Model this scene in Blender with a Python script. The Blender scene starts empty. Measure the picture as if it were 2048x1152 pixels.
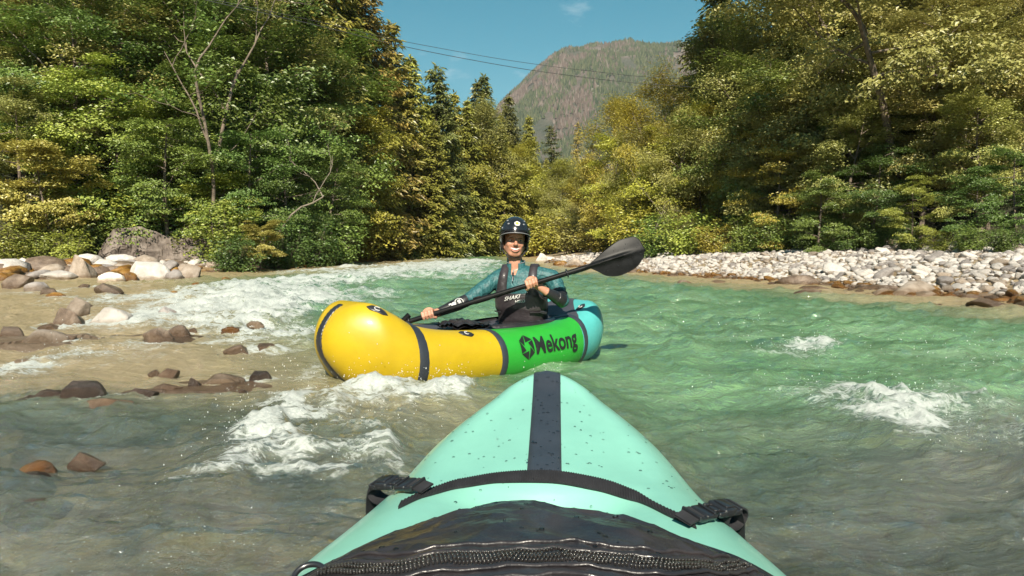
import bpy, bmesh, math, random
import numpy as np
from mathutils import Vector, Matrix

random.seed(7)
RNG = np.random.default_rng(7)
SC = bpy.context.scene
COL = SC.collection

# ------------------------------------------------------------------ camera, sky, sun, exposure
EYE = 0.75                       # eye height above the river
FPX = 1518.0                     # focal length in pixels of a 2048 px wide picture
PITCH = math.atan(81.0 / FPX)
cam_d = bpy.data.cameras.new('camera')
cam = bpy.data.objects.new('camera', cam_d)
COL.objects.link(cam)
cam.location = (0, 0, EYE)
cam.rotation_euler = (math.pi / 2 - PITCH, 0, 0)
cam_d.sensor_width = 36.0
cam_d.lens = 36.0 * FPX / 2048.0
cam_d.clip_start = 0.02
cam_d.clip_end = 9000
SC.camera = cam

SUN_TO = Vector((-0.03, -0.78, 0.62)).normalized()
SUN_EL = math.asin(SUN_TO.z)
SUN_AZ = math.atan2(SUN_TO.x, SUN_TO.y)
world = bpy.data.worlds.new('World')
SC.world = world
world.use_nodes = True
wn, wl = world.node_tree.nodes, world.node_tree.links
wn.clear()
w_out = wn.new('ShaderNodeOutputWorld')
w_bg = wn.new('ShaderNodeBackground')
w_sky = wn.new('ShaderNodeTexSky')
w_sky.sky_type = 'NISHITA'
w_sky.sun_disc = False
w_sky.sun_elevation = SUN_EL
w_sky.sun_rotation = SUN_AZ
w_sky.air_density = 1.0
w_sky.dust_density = 0.3
w_sky.ozone_density = 3.0
w_hsv = wn.new('ShaderNodeHueSaturation')
w_hsv.inputs['Hue'].default_value = 0.455
w_hsv.inputs['Saturation'].default_value = 1.52
w_hsv.inputs['Value'].default_value = 0.49
wl.new(w_sky.outputs[0], w_hsv.inputs['Color'])
# thin cirrus: sparse noise streaks mixed into the sky
w_tc = wn.new('ShaderNodeTexCoord')
w_map = wn.new('ShaderNodeMapping')
w_map.inputs['Scale'].default_value = (5.0, 2.0, 14.0)
w_map.inputs['Rotation'].default_value = (0.0, 0.5, 0.3)
wl.new(w_tc.outputs['Generated'], w_map.inputs['Vector'])
w_no = wn.new('ShaderNodeTexNoise')
w_no.inputs['Scale'].default_value = 1.6
w_no.inputs['Detail'].default_value = 7
w_no.inputs['Roughness'].default_value = 0.6
wl.new(w_map.outputs[0], w_no.inputs['Vector'])
w_cr = wn.new('ShaderNodeMapRange')
w_cr.inputs['From Min'].default_value = 0.60
w_cr.inputs['From Max'].default_value = 0.85
w_cr.inputs['To Max'].default_value = 0.55
wl.new(w_no.outputs[0], w_cr.inputs['Value'])
w_mix = wn.new('ShaderNodeMixRGB')
w_mix.inputs['Color2'].default_value = (6.5, 6.8, 7.0, 1)
wl.new(w_cr.outputs[0], w_mix.inputs['Fac'])
wl.new(w_hsv.outputs[0], w_mix.inputs['Color1'])
wl.new(w_mix.outputs[0], w_bg.inputs['Color'])
w_bg.inputs['Strength'].default_value = 0.09
wl.new(w_bg.outputs[0], w_out.inputs['Surface'])

sun_d = bpy.data.lights.new('sun', 'SUN')
sun_d.energy = 4.8
sun_d.angle = math.radians(0.5)
sun_d.color = (1.0, 0.91, 0.75)
sun = bpy.data.objects.new('sun', sun_d)
COL.objects.link(sun)
sun.location = (0, 0, 30)
sun.rotation_euler = (-SUN_TO).to_track_quat('-Z', 'Y').to_euler()

SC.view_settings.view_transform = 'Standard'
SC.view_settings.look = 'None'
SC.view_settings.exposure = 0.95
SC.view_settings.gamma = 1.0
SC.view_settings.use_curve_mapping = False
SC.cycles.use_denoising = True
SC.cycles.max_bounces = 7
SC.cycles.diffuse_bounces = 3
SC.cycles.glossy_bounces = 3
SC.cycles.transmission_bounces = 4
SC.cycles.transparent_max_bounces = 10
SC.cycles.caustics_reflective = False
SC.cycles.caustics_refractive = False

# ------------------------------------------------------------------ pixel -> place
def ray(px, py):
    u = (px - 1024.0) / FPX
    v = (576.0 - py) / FPX
    c, s = math.cos(PITCH), math.sin(PITCH)
    return np.array([u, c + v * s, -s + v * c])

def at(px, py, depth):
    r = ray(px, py)
    return np.array([0, 0, EYE]) + r * (depth / r[1])

def on_plane(px, py, z=0.0):
    r = ray(px, py)
    return np.array([0, 0, EYE]) + r * ((z - EYE) / r[2])

# ------------------------------------------------------------------ noise
def _hash(ix, iy, iz, seed):
    h = (ix.astype(np.int64) * 374761393 + iy.astype(np.int64) * 668265263 + iz.astype(np.int64) * 2147483647 + seed * 1274126177) & 0xFFFFFFFF
    h = ((h ^ (h >> 13)) * 1274126177) & 0xFFFFFFFF
    h = ((h ^ (h >> 16)) * 2246822519) & 0xFFFFFFFF
    h = h ^ (h >> 15)
    return (h & 0xFFFFFF) / float(0xFFFFFF)

def noise2(x, y, seed=0):
    xi, yi = np.floor(x), np.floor(y)
    fx, fy = x - xi, y - yi
    fx = fx * fx * fx * (fx * (fx * 6 - 15) + 10)
    fy = fy * fy * fy * (fy * (fy * 6 - 15) + 10)
    xi, yi = xi.astype(np.int64), yi.astype(np.int64)
    z = np.zeros_like(xi)
    a, b = _hash(xi, yi, z, seed), _hash(xi + 1, yi, z, seed)
    c, d = _hash(xi, yi + 1, z, seed), _hash(xi + 1, yi + 1, z, seed)
    return (a * (1 - fx) + b * fx) * (1 - fy) + (c * (1 - fx) + d * fx) * fy

def noise3(x, y, z, seed=0):
    xi, yi, zi = np.floor(x), np.floor(y), np.floor(z)
    fx, fy, fz = x - xi, y - yi, z - zi
    fx, fy, fz = (f * f * (3 - 2 * f) for f in (fx, fy, fz))
    xi, yi, zi = xi.astype(np.int64), yi.astype(np.int64), zi.astype(np.int64)
    r = 0
    for dx in (0, 1):
        for dy in (0, 1):
            for dz in (0, 1):
                w = (fx if dx else 1 - fx) * (fy if dy else 1 - fy) * (fz if dz else 1 - fz)
                r = r + w * _hash(xi + dx, yi + dy, zi + dz, seed)
    return r

def fbm2(x, y, oct=4, seed=0, gain=0.5):
    r, a, t = 0, 1.0, 0
    for i in range(oct):
        r = r + a * noise2(x * 2 ** i + 17.3 * i, y * 2 ** i - 9.1 * i, seed + i)
        t += a
        a *= gain
    return r / t

def fbm3(p, oct=4, seed=0):
    r, a, t = 0, 1.0, 0
    for i in range(oct):
        r = r + a * noise3(p[:, 0] * 2 ** i + 5.2 * i, p[:, 1] * 2 ** i, p[:, 2] * 2 ** i - 3.7 * i, seed + i)
        t += a
        a *= 0.5
    return r / t

def ridge2(x, y, oct=3, seed=0):
    r, a, t = 0, 1.0, 0
    for i in range(oct):
        n = 1 - np.abs(2 * noise2(x * 2 ** i + 3.3 * i, y * 2 ** i + 8.8 * i, seed + i) - 1)
        r = r + a * n * n
        t += a
        a *= 0.5
    return r / t

def sstep(a, b, x):
    t = np.clip((x - a) / (b - a), 0, 1)
    return t * t * (3 - 2 * t)

def curve(ts, vs):
    """smooth monotone-ish interpolation through points"""
    ts, vs = np.array(ts, float), np.array(vs, float)
    d = np.diff(vs) / np.diff(ts)
    m = np.zeros(len(ts))
    m[1:-1] = np.where(d[:-1] * d[1:] > 0, 2 * d[:-1] * d[1:] / (d[:-1] + d[1:] + 1e-12), 0)
    m[0], m[-1] = d[0], d[-1]
    def f(x):
        x = np.clip(np.asarray(x, float), ts[0], ts[-1])
        i = np.clip(np.searchsorted(ts, x) - 1, 0, len(ts) - 2)
        h = ts[i + 1] - ts[i]
        s = (x - ts[i]) / h
        return ((1 + 2 * s) * (1 - s) ** 2 * vs[i] + s * (1 - s) ** 2 * h * m[i] + s * s * (3 - 2 * s) * vs[i + 1] + s * s * (s - 1) * h * m[i + 1])
    return f

# ------------------------------------------------------------------ mesh building
ORIGIN = {}

class MB:
    """collects vertices, faces (with material slots) for one mesh"""
    def __init__(self):
        self.v, self.f, self.m, self.n = [], [], [], 0
        self.attr = {}
    def add(self, v, f, mat=0):
        v = np.asarray(v, float).reshape(-1, 3)
        f = np.asarray(f, int)
        self.v.append(v)
        self.f.append(f + self.n)
        self.m.append(np.full(len(f), mat))
        self.n += len(v)
        return self
    def grid(self, P, mat=0, closed_u=False, closed_v=False, flip=False):
        """P: (a,b,3)"""
        a, b = P.shape[:2]
        idx = np.arange(a * b).reshape(a, b)
        if closed_u: idx = np.vstack([idx, idx[:1]])
        if closed_v: idx = np.hstack([idx, idx[:, :1]])
        f = np.stack([idx[:-1, :-1], idx[1:, :-1], idx[1:, 1:], idx[:-1, 1:]], -1).reshape(-1, 4)
        if flip: f = f[:, ::-1]
        return self.add(P.reshape(-1, 3), f, mat)
    def tube(self, pts, rad, sides=8, mat=0, caps=True, flat=None):
        pts = np.asarray(pts, float)
        n = len(pts)
        rad = np.broadcast_to(np.asarray(rad, float), (n,))
        t = np.gradient(pts, axis=0)
        t /= np.linalg.norm(t, axis=1)[:, None] + 1e-12
        ref = np.array([0, 0, 1.0]) if abs(t[0][2]) < 0.9 else np.array([1.0, 0, 0])
        rings = []
        u = ref - t[0] * ref.dot(t[0])
        for i in range(n):
            u = u - t[i] * u.dot(t[i])
            u /= np.linalg.norm(u) + 1e-12
            w = np.cross(t[i], u)
            an = np.arange(sides) * 2 * math.pi / sides
            k = flat if flat else 1.0
            rings.append(pts[i] + rad[i] * (np.cos(an)[:, None] * u * k + np.sin(an)[:, None] * w))
        P = np.array(rings)
        self.grid(P, mat, closed_v=True)
        if caps:
            for e, fl in ((0, False), (n - 1, True)):
                c = self.n
                vs = np.vstack([P[e], pts[e][None]])
                fs = [[i, (i + 1) % sides, sides] for i in range(sides)]
                if fl: fs = [x[::-1] for x in fs]
                self.add(vs, fs, mat)
        return self
    def ellipsoid(self, c, r, R=None, seg=20, rings=12, mat=0):
        th = np.linspace(0, math.pi, rings + 1)
        ph = np.arange(seg) * 2 * math.pi / seg
        P = np.stack([np.outer(np.sin(th), np.cos(ph)), np.outer(np.sin(th), np.sin(ph)), np.outer(np.cos(th), np.ones(seg))], -1) * np.asarray(r, float)
        if R is not None: P = P @ np.asarray(R, float).T
        return self.grid(P + np.asarray(c, float), mat, closed_v=True)
    def capsule(self, a, b, ra, rb, sides=14, mat=0):
        a, b = np.asarray(a, float), np.asarray(b, float)
        d = b - a
        L = np.linalg.norm(d) + 1e-9
        d /= L
        pts, rad = [], []
        for k in np.linspace(-89, 0, 6):
            pts.append(a + d * ra * math.sin(math.radians(k))); rad.append(ra * math.cos(math.radians(k)))
        for k in np.linspace(0, 89, 6):
            pts.append(b + d * rb * math.sin(math.radians(k))); rad.append(rb * math.cos(math.radians(k)))
        return self.tube(pts, rad, sides, mat)
    def box(self, c, s, R=None, bev=0.0, mat=0):
        """box with chamfered edges along all axes (via superellipsoid grid)"""
        s = np.asarray(s, float) / 2
        b = min(bev, min(s) * 0.95) if bev > 0 else min(s) * 0.05
        vs, fs = [], []
        bm = bmesh.new()
        bmesh.ops.create_cube(bm, size=2.0)
        for v in bm.verts: v.co = Vector((v.co.x * s[0], v.co.y * s[1], v.co.z * s[2]))
        bmesh.ops.bevel(bm, geom=list(bm.edges), offset=b, segments=2, affect='EDGES', profile=0.6)
        bm.verts.index_update()
        vs = np.array([v.co[:] for v in bm.verts])
        if R is not None: vs = vs @ np.asarray(R, float).T
        vs = vs + np.asarray(c, float)
        base = self.n
        self.v.append(vs)
        self.n += len(vs)
        for f in bm.faces:
            ix = [v.index + base for v in f.verts]
            if len(ix) > 4:
                for k in range(1, len(ix) - 1):
                    self.f.append(np.array([[ix[0], ix[k], ix[k + 1]]])); self.m.append(np.array([mat]))
            else:
                self.f.append(np.array([ix])); self.m.append(np.array([mat]))
        bm.free()
        return self
    def to_mesh(self, name, mats, smooth=True, org=None):
        V = np.vstack(self.v)
        if org is not None: V = V - np.asarray(org)
        me = bpy.data.meshes.new(name)
        tri = [(f, m) for f, m in zip(self.f, self.m) if f.shape[1] == 3]
        quad = [(f, m) for f, m in zip(self.f, self.m) if f.shape[1] == 4]
        nt = sum(len(f) for f, _ in tri)
        nq = sum(len(f) for f, _ in quad)
        me.vertices.add(len(V))
        me.vertices.foreach_set('co', V.astype(np.float32).ravel())
        loops = np.concatenate([f.ravel() for f, _ in tri] + [f.ravel() for f, _ in quad]).astype(np.int32)
        me.loops.add(len(loops))
        me.loops.foreach_set('vertex_index', loops)
        me.polygons.add(nt + nq)
        st = np.concatenate([np.arange(nt) * 3, nt * 3 + np.arange(nq) * 4]).astype(np.int32)
        me.polygons.foreach_set('loop_start', st)
        mi = np.concatenate([m for _, m in tri] + [m for _, m in quad]).astype(np.int32)
        me.polygons.foreach_set('material_index', mi)
        me.polygons.foreach_set('use_smooth', np.full(nt + nq, smooth, dtype=bool))
        for m in (mats if isinstance(mats, (list, tuple)) else [mats]):
            me.materials.append(m)
        for k, a in self.attr.items():
            at_ = me.attributes.new(k, 'FLOAT', 'POINT')
            at_.data.foreach_set('value', np.asarray(a, np.float32))
        me.update(calc_edges=True)
        me.validate()
        return me
    def obj(self, name, mats, parent=None, smooth=True, origin=None):
        if parent is not None:
            org = ORIGIN[parent.name]
        else:
            org = np.array(origin if origin is not None else (0, 0, 0), float)
        me = self.to_mesh(name, mats, smooth, org)
        o = bpy.data.objects.new(name, me)
        COL.objects.link(o)
        if parent is not None: o.parent = parent
        else: o.location = org
        ORIGIN[o.name] = org
        return o

def tag(o, label=None, cat=None, group=None, kind=None):
    if label: o['label'] = label
    if cat: o['category'] = cat
    if group: o['group'] = group
    if kind: o['kind'] = kind
    return o

def thing(name, loc, label, cat, group=None):
    o = bpy.data.objects.new(name, None)
    COL.objects.link(o)
    o.location = loc
    o.empty_display_size = 0.2
    ORIGIN[o.name] = np.array(loc, float)
    return tag(o, label, cat, group)

# ------------------------------------------------------------------ materials
def node_mat(name):
    m = bpy.data.materials.new(name)
    m.use_nodes = True
    nt = m.node_tree
    nt.nodes.clear()
    out = nt.nodes.new('ShaderNodeOutputMaterial')
    return m, nt.nodes, nt.links, out

def N(nodes, t, **kw):
    n = nodes.new(t)
    for k, v in kw.items():
        if k in ('operation', 'blend_type', 'data_type', 'attribute_name', 'feature', 'wave_type', 'bands_direction', 'distance', 'musgrave_type', 'noise_dimensions'):
            setattr(n, k, v)
        else:
            n.inputs[k.replace('_', ' ')].default_value = v
    return n

def ramp(nodes, stops):
    r = nodes.new('ShaderNodeValToRGB')
    while len(r.color_ramp.elements) < len(stops): r.color_ramp.elements.new(0.5)
    for e, (p, c) in zip(r.color_ramp.elements, stops):
        e.position = p
        e.color = (*c, 1)
    return r

def simple_mat(name, col, rough=0.5, var=0.12, nscale=8.0, bump=0.15, bscale=60.0, bdist=0.004, coat=0.0, metal=0.0, spec=0.5, col2=None):
    m, n, l, out = node_mat(name)
    p = N(n, 'ShaderNodeBsdfPrincipled')
    p.inputs['Roughness'].default_value = rough
    p.inputs['Metallic'].default_value = metal
    p.inputs['Coat Weight'].default_value = coat
    p.inputs['Coat Roughness'].default_value = 0.12
    p.inputs['Specular IOR Level'].default_value = spec
    tc = N(n, 'ShaderNodeTexCoord')
    no = N(n, 'ShaderNodeTexNoise', Scale=nscale, Detail=6.0, Roughness=0.6)
    l.new(tc.outputs['Object'], no.inputs['Vector'])
    c2 = col2 if col2 else tuple(c * (1 + var) for c in col)
    c1 = col if col2 else tuple(c * (1 - var) for c in col)
    r = ramp(n, [(0.35, c1), (0.65, c2)])
    l.new(no.outputs[0], r.inputs[0])
    l.new(r.outputs[0], p.inputs['Base Color'])
    if bump > 0:
        bn = N(n, 'ShaderNodeTexNoise', Scale=bscale, Detail=5.0)
        l.new(tc.outputs['Object'], bn.inputs['Vector'])
        b = N(n, 'ShaderNodeBump', Strength=bump, Distance=bdist)
        l.new(bn.outputs[0], b.inputs['Height'])
        l.new(b.outputs[0], p.inputs['Normal'])
    l.new(p.outputs[0], out.inputs['Surface'])
    return m

def rock_mat(name, cols, wet=0.0, scale=1.0, rough=0.85):
    """stone with mottling, veins and fine relief"""
    m, n, l, out = node_mat(name)
    p = N(n, 'ShaderNodeBsdfPrincipled')
    p.inputs['Roughness'].default_value = rough if wet == 0 else 0.28
    p.inputs['Coat Weight'].default_value = 0.0
    geo = N(n, 'ShaderNodeTexCoord')
    oi = N(n, 'ShaderNodeObjectInfo')
    off = N(n, 'ShaderNodeVectorMath', operation='ADD')
    l.new(geo.outputs['Object'], off.inputs[0])
    mul = N(n, 'ShaderNodeVectorMath', operation='SCALE')
    mul.inputs[0].default_value = (31.0, 17.0, 23.0)
    l.new(oi.outputs['Random'], mul.inputs['Scale'])
    l.new(mul.outputs[0], off.inputs[1])
    n1 = N(n, 'ShaderNodeTexNoise', Scale=6.0 * scale, Detail=9.0, Roughness=0.65)
    l.new(off.outputs[0], n1.inputs['Vector'])
    k = len(cols)
    r = ramp(n, [(0.30 + 0.42 * i / max(1, k - 1), c) for i, c in enumerate(cols)])
    l.new(n1.outputs[0], r.inputs[0])
    hs = N(n, 'ShaderNodeHueSaturation')
    mr = N(n, 'ShaderNodeMapRange')
    mr.inputs['To Min'].default_value = 0.72
    mr.inputs['To Max'].default_value = 1.22
    l.new(oi.outputs['Random'], mr.inputs['Value'])
    l.new(mr.outputs[0], hs.inputs['Value'])
    l.new(r.outputs[0], hs.inputs['Color'])
    # water line: stone is dark and shiny where the river keeps it wet
    gp_ = N(n, 'ShaderNodeNewGeometry'); sx_ = N(n, 'ShaderNodeSeparateXYZ'); l.new(gp_.outputs['Position'], sx_.inputs[0])
    wn2 = N(n, 'ShaderNodeTexNoise', Scale=5.0, Detail=4.0); l.new(gp_.outputs['Position'], wn2.inputs['Vector'])
    wa = N(n, 'ShaderNodeMath', operation='MULTIPLY_ADD'); wa.inputs[1].default_value = -0.14; l.new(wn2.outputs[0], wa.inputs[0]); l.new(sx_.outputs['Z'], wa.inputs[2])
    wr = N(n, 'ShaderNodeMapRange'); wr.inputs['From Min'].default_value = -0.03; wr.inputs['From Max'].default_value = 0.03; l.new(wa.outputs[0], wr.inputs['Value'])
    wcol = N(n, 'ShaderNodeMixRGB', blend_type='MULTIPLY'); wcol.inputs[2].default_value = (0.55, 0.47, 0.38, 1)
    winv = N(n, 'ShaderNodeMath', operation='SUBTRACT'); winv.inputs[0].default_value = 1.0; l.new(wr.outputs[0], winv.inputs[1])
    l.new(winv.outputs[0], wcol.inputs[0]); l.new(hs.outputs[0], wcol.inputs[1])
    l.new(wcol.outputs[0], p.inputs['Base Color'])
    if wet == 0:
        wro = N(n, 'ShaderNodeMapRange'); wro.inputs['To Min'].default_value = 0.28; wro.inputs['To Max'].default_value = rough
        l.new(wr.outputs[0], wro.inputs['Value']); l.new(wro.outputs[0], p.inputs['Roughness'])
    n2 = N(n, 'ShaderNodeTexNoise', Scale=22.0 * scale, Detail=8.0, Roughness=0.75)
    l.new(off.outputs[0], n2.inputs['Vector'])
    b = N(n, 'ShaderNodeBump', Strength=0.8, Distance=0.035)
    l.new(n2.outputs[0], b.inputs['Height'])
    l.new(b.outputs[0], p.inputs['Normal'])
    l.new(p.outputs[0], out.inputs['Surface'])
    return m

def leaf_mat(name, dark, light, trans=0.35, gloss=0.06):
    m, n, l, out = node_mat(name)
    at_ = N(n, 'ShaderNodeAttribute', attribute_name='rnd')
    oi = N(n, 'ShaderNodeObjectInfo')
    r = ramp(n, [(0.0, dark), (1.0, light)])
    l.new(at_.outputs['Fac'], r.inputs[0])
    hs = N(n, 'ShaderNodeHueSaturation')
    a = N(n, 'ShaderNodeMapRange'); a.inputs['To Min'].default_value = 0.478; a.inputs['To Max'].default_value = 0.515
    v = N(n, 'ShaderNodeMapRange'); v.inputs['To Min'].default_value = 0.78; v.inputs['To Max'].default_value = 1.2
    l.new(oi.outputs['Random'], a.inputs['Value'])
    mm = N(n, 'ShaderNodeMath', operation='MULTIPLY'); mm.inputs[1].default_value = 7.31
    fr = N(n, 'ShaderNodeMath', operation='FRACT')
    l.new(oi.outputs['Random'], mm.inputs[0]); l.new(mm.outputs[0], fr.inputs[0])
    l.new(fr.outputs[0], v.inputs['Value'])
    l.new(a.outputs[0], hs.inputs['Hue']); l.new(v.outputs[0], hs.inputs['Value'])
    l.new(r.outputs[0], hs.inputs['Color'])
    d = N(n, 'ShaderNodeBsdfDiffuse')
    t = N(n, 'ShaderNodeBsdfTranslucent')
    g = N(n, 'ShaderNodeBsdfGlossy', Roughness=0.45)
    l.new(hs.outputs[0], d.inputs['Color']); l.new(hs.outputs[0], t.inputs['Color'])
    mx = N(n, 'ShaderNodeMixShader'); mx.inputs[0].default_value = trans
    l.new(d.outputs[0], mx.inputs[1]); l.new(t.outputs[0], mx.inputs[2])
    m2 = N(n, 'ShaderNodeMixShader'); m2.inputs[0].default_value = gloss
    l.new(mx.outputs[0], m2.inputs[1]); l.new(g.outputs[0], m2.inputs[2])
    l.new(m2.outputs[0], out.inputs['Surface'])
    return m

M = {}
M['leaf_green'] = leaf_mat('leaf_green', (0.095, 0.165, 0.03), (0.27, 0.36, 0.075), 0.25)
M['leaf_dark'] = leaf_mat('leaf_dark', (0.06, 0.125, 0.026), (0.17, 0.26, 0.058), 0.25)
M['leaf_bright'] = leaf_mat('leaf_bright', (0.2, 0.27, 0.038), (0.46, 0.5, 0.1), 0.25)
M['leaf_yellow'] = leaf_mat('leaf_yellow', (0.27, 0.29, 0.045), (0.58, 0.56, 0.14), 0.25)
M['leaf_gold'] = leaf_mat('leaf_gold', (0.24, 0.235, 0.03), (0.54, 0.51, 0.085), 0.25)
M['leaf_olive'] = leaf_mat('leaf_olive', (0.21, 0.215, 0.05), (0.49, 0.465, 0.145), 0.25)
M['needle_gold'] = leaf_mat('needle_gold', (0.19, 0.19, 0.034), (0.40, 0.385, 0.075), 0.18)
M['needle_dark'] = leaf_mat('needle_dark', (0.075, 0.095, 0.026), (0.22, 0.23, 0.06), 0.18)
M['needle_rust'] = leaf_mat('needle_rust', (0.19, 0.155, 0.034), (0.43, 0.345, 0.085), 0.18)
M['bark'] = simple_mat('bark', (0.16, 0.125, 0.095), 0.9, 0.4, 6, 0.8, 25, 0.03)
M['bark_pale'] = simple_mat('bark_pale', (0.20, 0.165, 0.13), 0.9, 0.35, 5, 0.7, 22, 0.03)
M['bark_dark'] = simple_mat('bark_dark', (0.07, 0.055, 0.042), 0.9, 0.4, 6, 0.8, 25, 0.03)
M['rock_white'] = rock_mat('rock_white', [(0.442, 0.396, 0.359), (0.607, 0.561, 0.515), (0.718, 0.681, 0.644)])
M['rock_tan'] = rock_mat('rock_tan', [(0.208, 0.160, 0.120), (0.336, 0.272, 0.216), (0.440, 0.376, 0.320)])
M['rock_grey'] = rock_mat('rock_grey', [(0.200, 0.176, 0.164), (0.312, 0.280, 0.264), (0.416, 0.380, 0.360)])
M['rock_brown'] = rock_mat('rock_brown', [(0.095, 0.066, 0.047), (0.19, 0.138, 0.102), (0.31, 0.245, 0.19)], wet=1)
M['rock_dark'] = rock_mat('rock_dark', [(0.034, 0.025, 0.020), (0.073, 0.052, 0.041), (0.179, 0.123, 0.101)], wet=1)
M['rock_orange'] = rock_mat('rock_orange', [(0.080, 0.036, 0.010), (0.240, 0.116, 0.022), (0.368, 0.232, 0.072)], wet=0.4)
# ------------------------------------------------------------------ lie of the land
_xr = curve([-40, -5, 4, 8, 10.8, 14.2, 19.6, 22.8, 34, 45, 58, 64, 90, 200], [12, 9.5, 8.4, 7.8, 7.2, 6.2, 4.9, 3.5, 2.5, 1.9, 1.5, 1.0, 1, 1])
_xl = curve([-40, -5, 5, 10, 17.5, 20, 22.8, 25, 30, 38, 46, 52, 58, 66, 200], [-11, -11, -12, -12.2, -11.6, -10.2, -9.2, -8.6, -8.3, -8.2, -8.4, -10, -22, -40, -40])
_zr = curve([0, 0.6, 2, 4, 6, 7.5, 10, 16, 30, 60], [0, .09, .27, .50, .66, .90, 2.4, 6.0, 12, 16])
_zl = curve([0, 0.5, 2.0, 2.9, 3.3, 5, 10, 18, 30, 60], [0, .12, .24, .34, 1.15, 1.7, 4.6, 9.0, 14, 18])
_zf = curve([0, 2, 5, 12, 40, 140], [0, .3, .8, 2.2, 7, 12])
_dr = curve([0, 0.8, 2, 4, 7, 12], [0, .10, .30, .62, .85, .95])
_dl = curve([0, 1, 3, 6, 10], [0, .10, .20, .42, .8])

def depth_at(x, y):
    """static water depth (negative on land)"""
    wob = 0.5 * (fbm2(x * .5, y * .5, 3, 41) - .5) * 2
    sr = x - _xr(y) + wob
    sl = _xl(y) - x + wob
    sl = sl - 2.6 * sstep(10.6, 13.2, -x) * sstep(2.0, 3.2, sl) * (1 - sstep(26, 30, y))
    sf = y - 62.0 + wob
    land = np.maximum(np.maximum(sr, sl), sf)
    dep = np.minimum(np.minimum(_dr(-sr), _dl(-sl)), _dr(-sf))
    x0 = -0.7 - 0.50 * (np.clip(y, 1, 15) - 3)
    u = x - x0
    shoal = 0.13 + 0.62 * sstep(-0.9, 2.9, u)
    shoal = shoal - 0.22 * np.exp(-((x - .9) / .9) ** 2 - ((y - 2.2) / 1.1) ** 2) - 0.1 * np.exp(-((x + .3) / .7) ** 2 - ((y - 3.3) / .6) ** 2)
    shoal = np.where(y > 15, shoal + (y - 15) * .05, shoal)
    shoal = shoal + .30 * sstep(3.6, 2.7, y + .25 * np.minimum(x, 0)) * (1 - .7 * np.exp(-((x - .25) / .8) ** 2 - ((y - 3.1) / .7) ** 2))
    dep = np.minimum(dep, np.maximum(shoal, .08))
    z = -dep
    z = np.where(sr > 0, _zr(sr), z)
    z = np.where(sl > 0, _zl(sl), z)
    z = np.where(sf > 0, np.maximum(_zf(sf), np.where(sl > 0, _zl(sl) * .4, 0)), z)
    return -z, land, sr, sl, sf

def ground(x, y):
    x, y = np.asarray(x, float), np.asarray(y, float)
    d, land, sr, sl, sf = depth_at(x, y)
    z = -d
    rough = np.where(land > 0, .05 + .25 * sstep(6, 12, land), .05 * sstep(0.02, .2, d))
    z = z + rough * (fbm2(x * 1.3, y * 1.3, 4, 5) - .5) * 2
    bank = sstep(2.2, 2.9, sl) * (1 - sstep(3.4, 4.2, sl))
    z = z + bank * (ridge2(x * 2.3, y * 2.3, 3, 77) - .45) * .5
    return z

def gz(x, y):
    return float(ground(np.array([x]), np.array([y]))[0])

def polar(r0, r1, nr, angs, cy=-0.9):
    r = r0 * (r1 / r0) ** (np.arange(nr) / (nr - 1))
    R, A = np.meshgrid(r, angs, indexing='ij')
    return R * np.sin(A), cy + R * np.cos(A)

# --- ground: one sheet out to the horizon
def front_angles(fine, half, coarse):
    h = math.radians(half)
    a = np.arange(-h, h + 1e-6, math.radians(fine))
    b = np.arange(h + math.radians(coarse), math.pi - 1e-6, math.radians(coarse))
    return np.concatenate([-b[::-1], a, b])

ang = front_angles(0.3, 48, 3.0)
GX, GY = polar(0.5, 1500, 330, ang)
GZ = ground(GX.ravel(), GY.ravel()).reshape(GX.shape)
dep_g, land_g, sr_g, sl_g, sf_g = depth_at(GX.ravel(), GY.ravel())
mb = MB()
mb.grid(np.stack([GX, GY, GZ], -1), closed_v=True, flip=False)
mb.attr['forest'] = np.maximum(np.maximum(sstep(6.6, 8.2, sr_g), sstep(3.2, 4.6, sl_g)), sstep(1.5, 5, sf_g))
mb.attr['cutbank'] = sstep(2.4, 2.9, sl_g) * (1 - sstep(3.8, 4.6, sl_g))
mb.attr['algae'] = np.exp(-((land_g - 0.15) / .45) ** 2) * sstep(9, 14, GY.ravel())

m, n, l, out = node_mat('ground')
p = N(n, 'ShaderNodeBsdfPrincipled'); p.inputs['Roughness'].default_value = 0.85
tc = N(n, 'ShaderNodeTexCoord')
vo = N(n, 'ShaderNodeTexVoronoi', Scale=10.0); vo.inputs['Randomness'].default_value = 1.0
wn_ = N(n, 'ShaderNodeTexNoise', Scale=5.0, Detail=5.0)
mixv = N(n, 'ShaderNodeMixRGB'); mixv.inputs[0].default_value = 0.30
l.new(tc.outputs['Object'], wn_.inputs['Vector'])
l.new(tc.outputs['Object'], mixv.inputs[1]); l.new(wn_.outputs['Color'], mixv.inputs[2])
l.new(mixv.outputs[0], vo.inputs['Vector'])
sep = N(n, 'ShaderNodeSeparateColor'); l.new(vo.outputs['Color'], sep.inputs[0])
bed = ramp(n, [(0.0, (0.24, 0.18, 0.11)), (0.3, (0.42, 0.33, 0.20)), (0.6, (0.48, 0.40, 0.27)), (0.85, (0.33, 0.25, 0.15)), (1.0, (0.52, 0.45, 0.34))])
l.new(sep.outputs[0], bed.inputs[0])
big = N(n, 'ShaderNodeTexNoise', Scale=0.55, Detail=6.0, Roughness=0.65); l.new(tc.outputs['Object'], big.inputs['Vector'])
bigr = ramp(n, [(0.34, (0.45, 0.38, 0.32)), (0.58, (1.0, 1.0, 1.0))]); l.new(big.outputs[0], bigr.inputs[0])
mul = N(n, 'ShaderNodeMixRGB', blend_type='MULTIPLY'); mul.inputs[0].default_value = 0.8
l.new(bed.outputs[0], mul.inputs[1]); l.new(bigr.outputs[0], mul.inputs[2])
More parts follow.
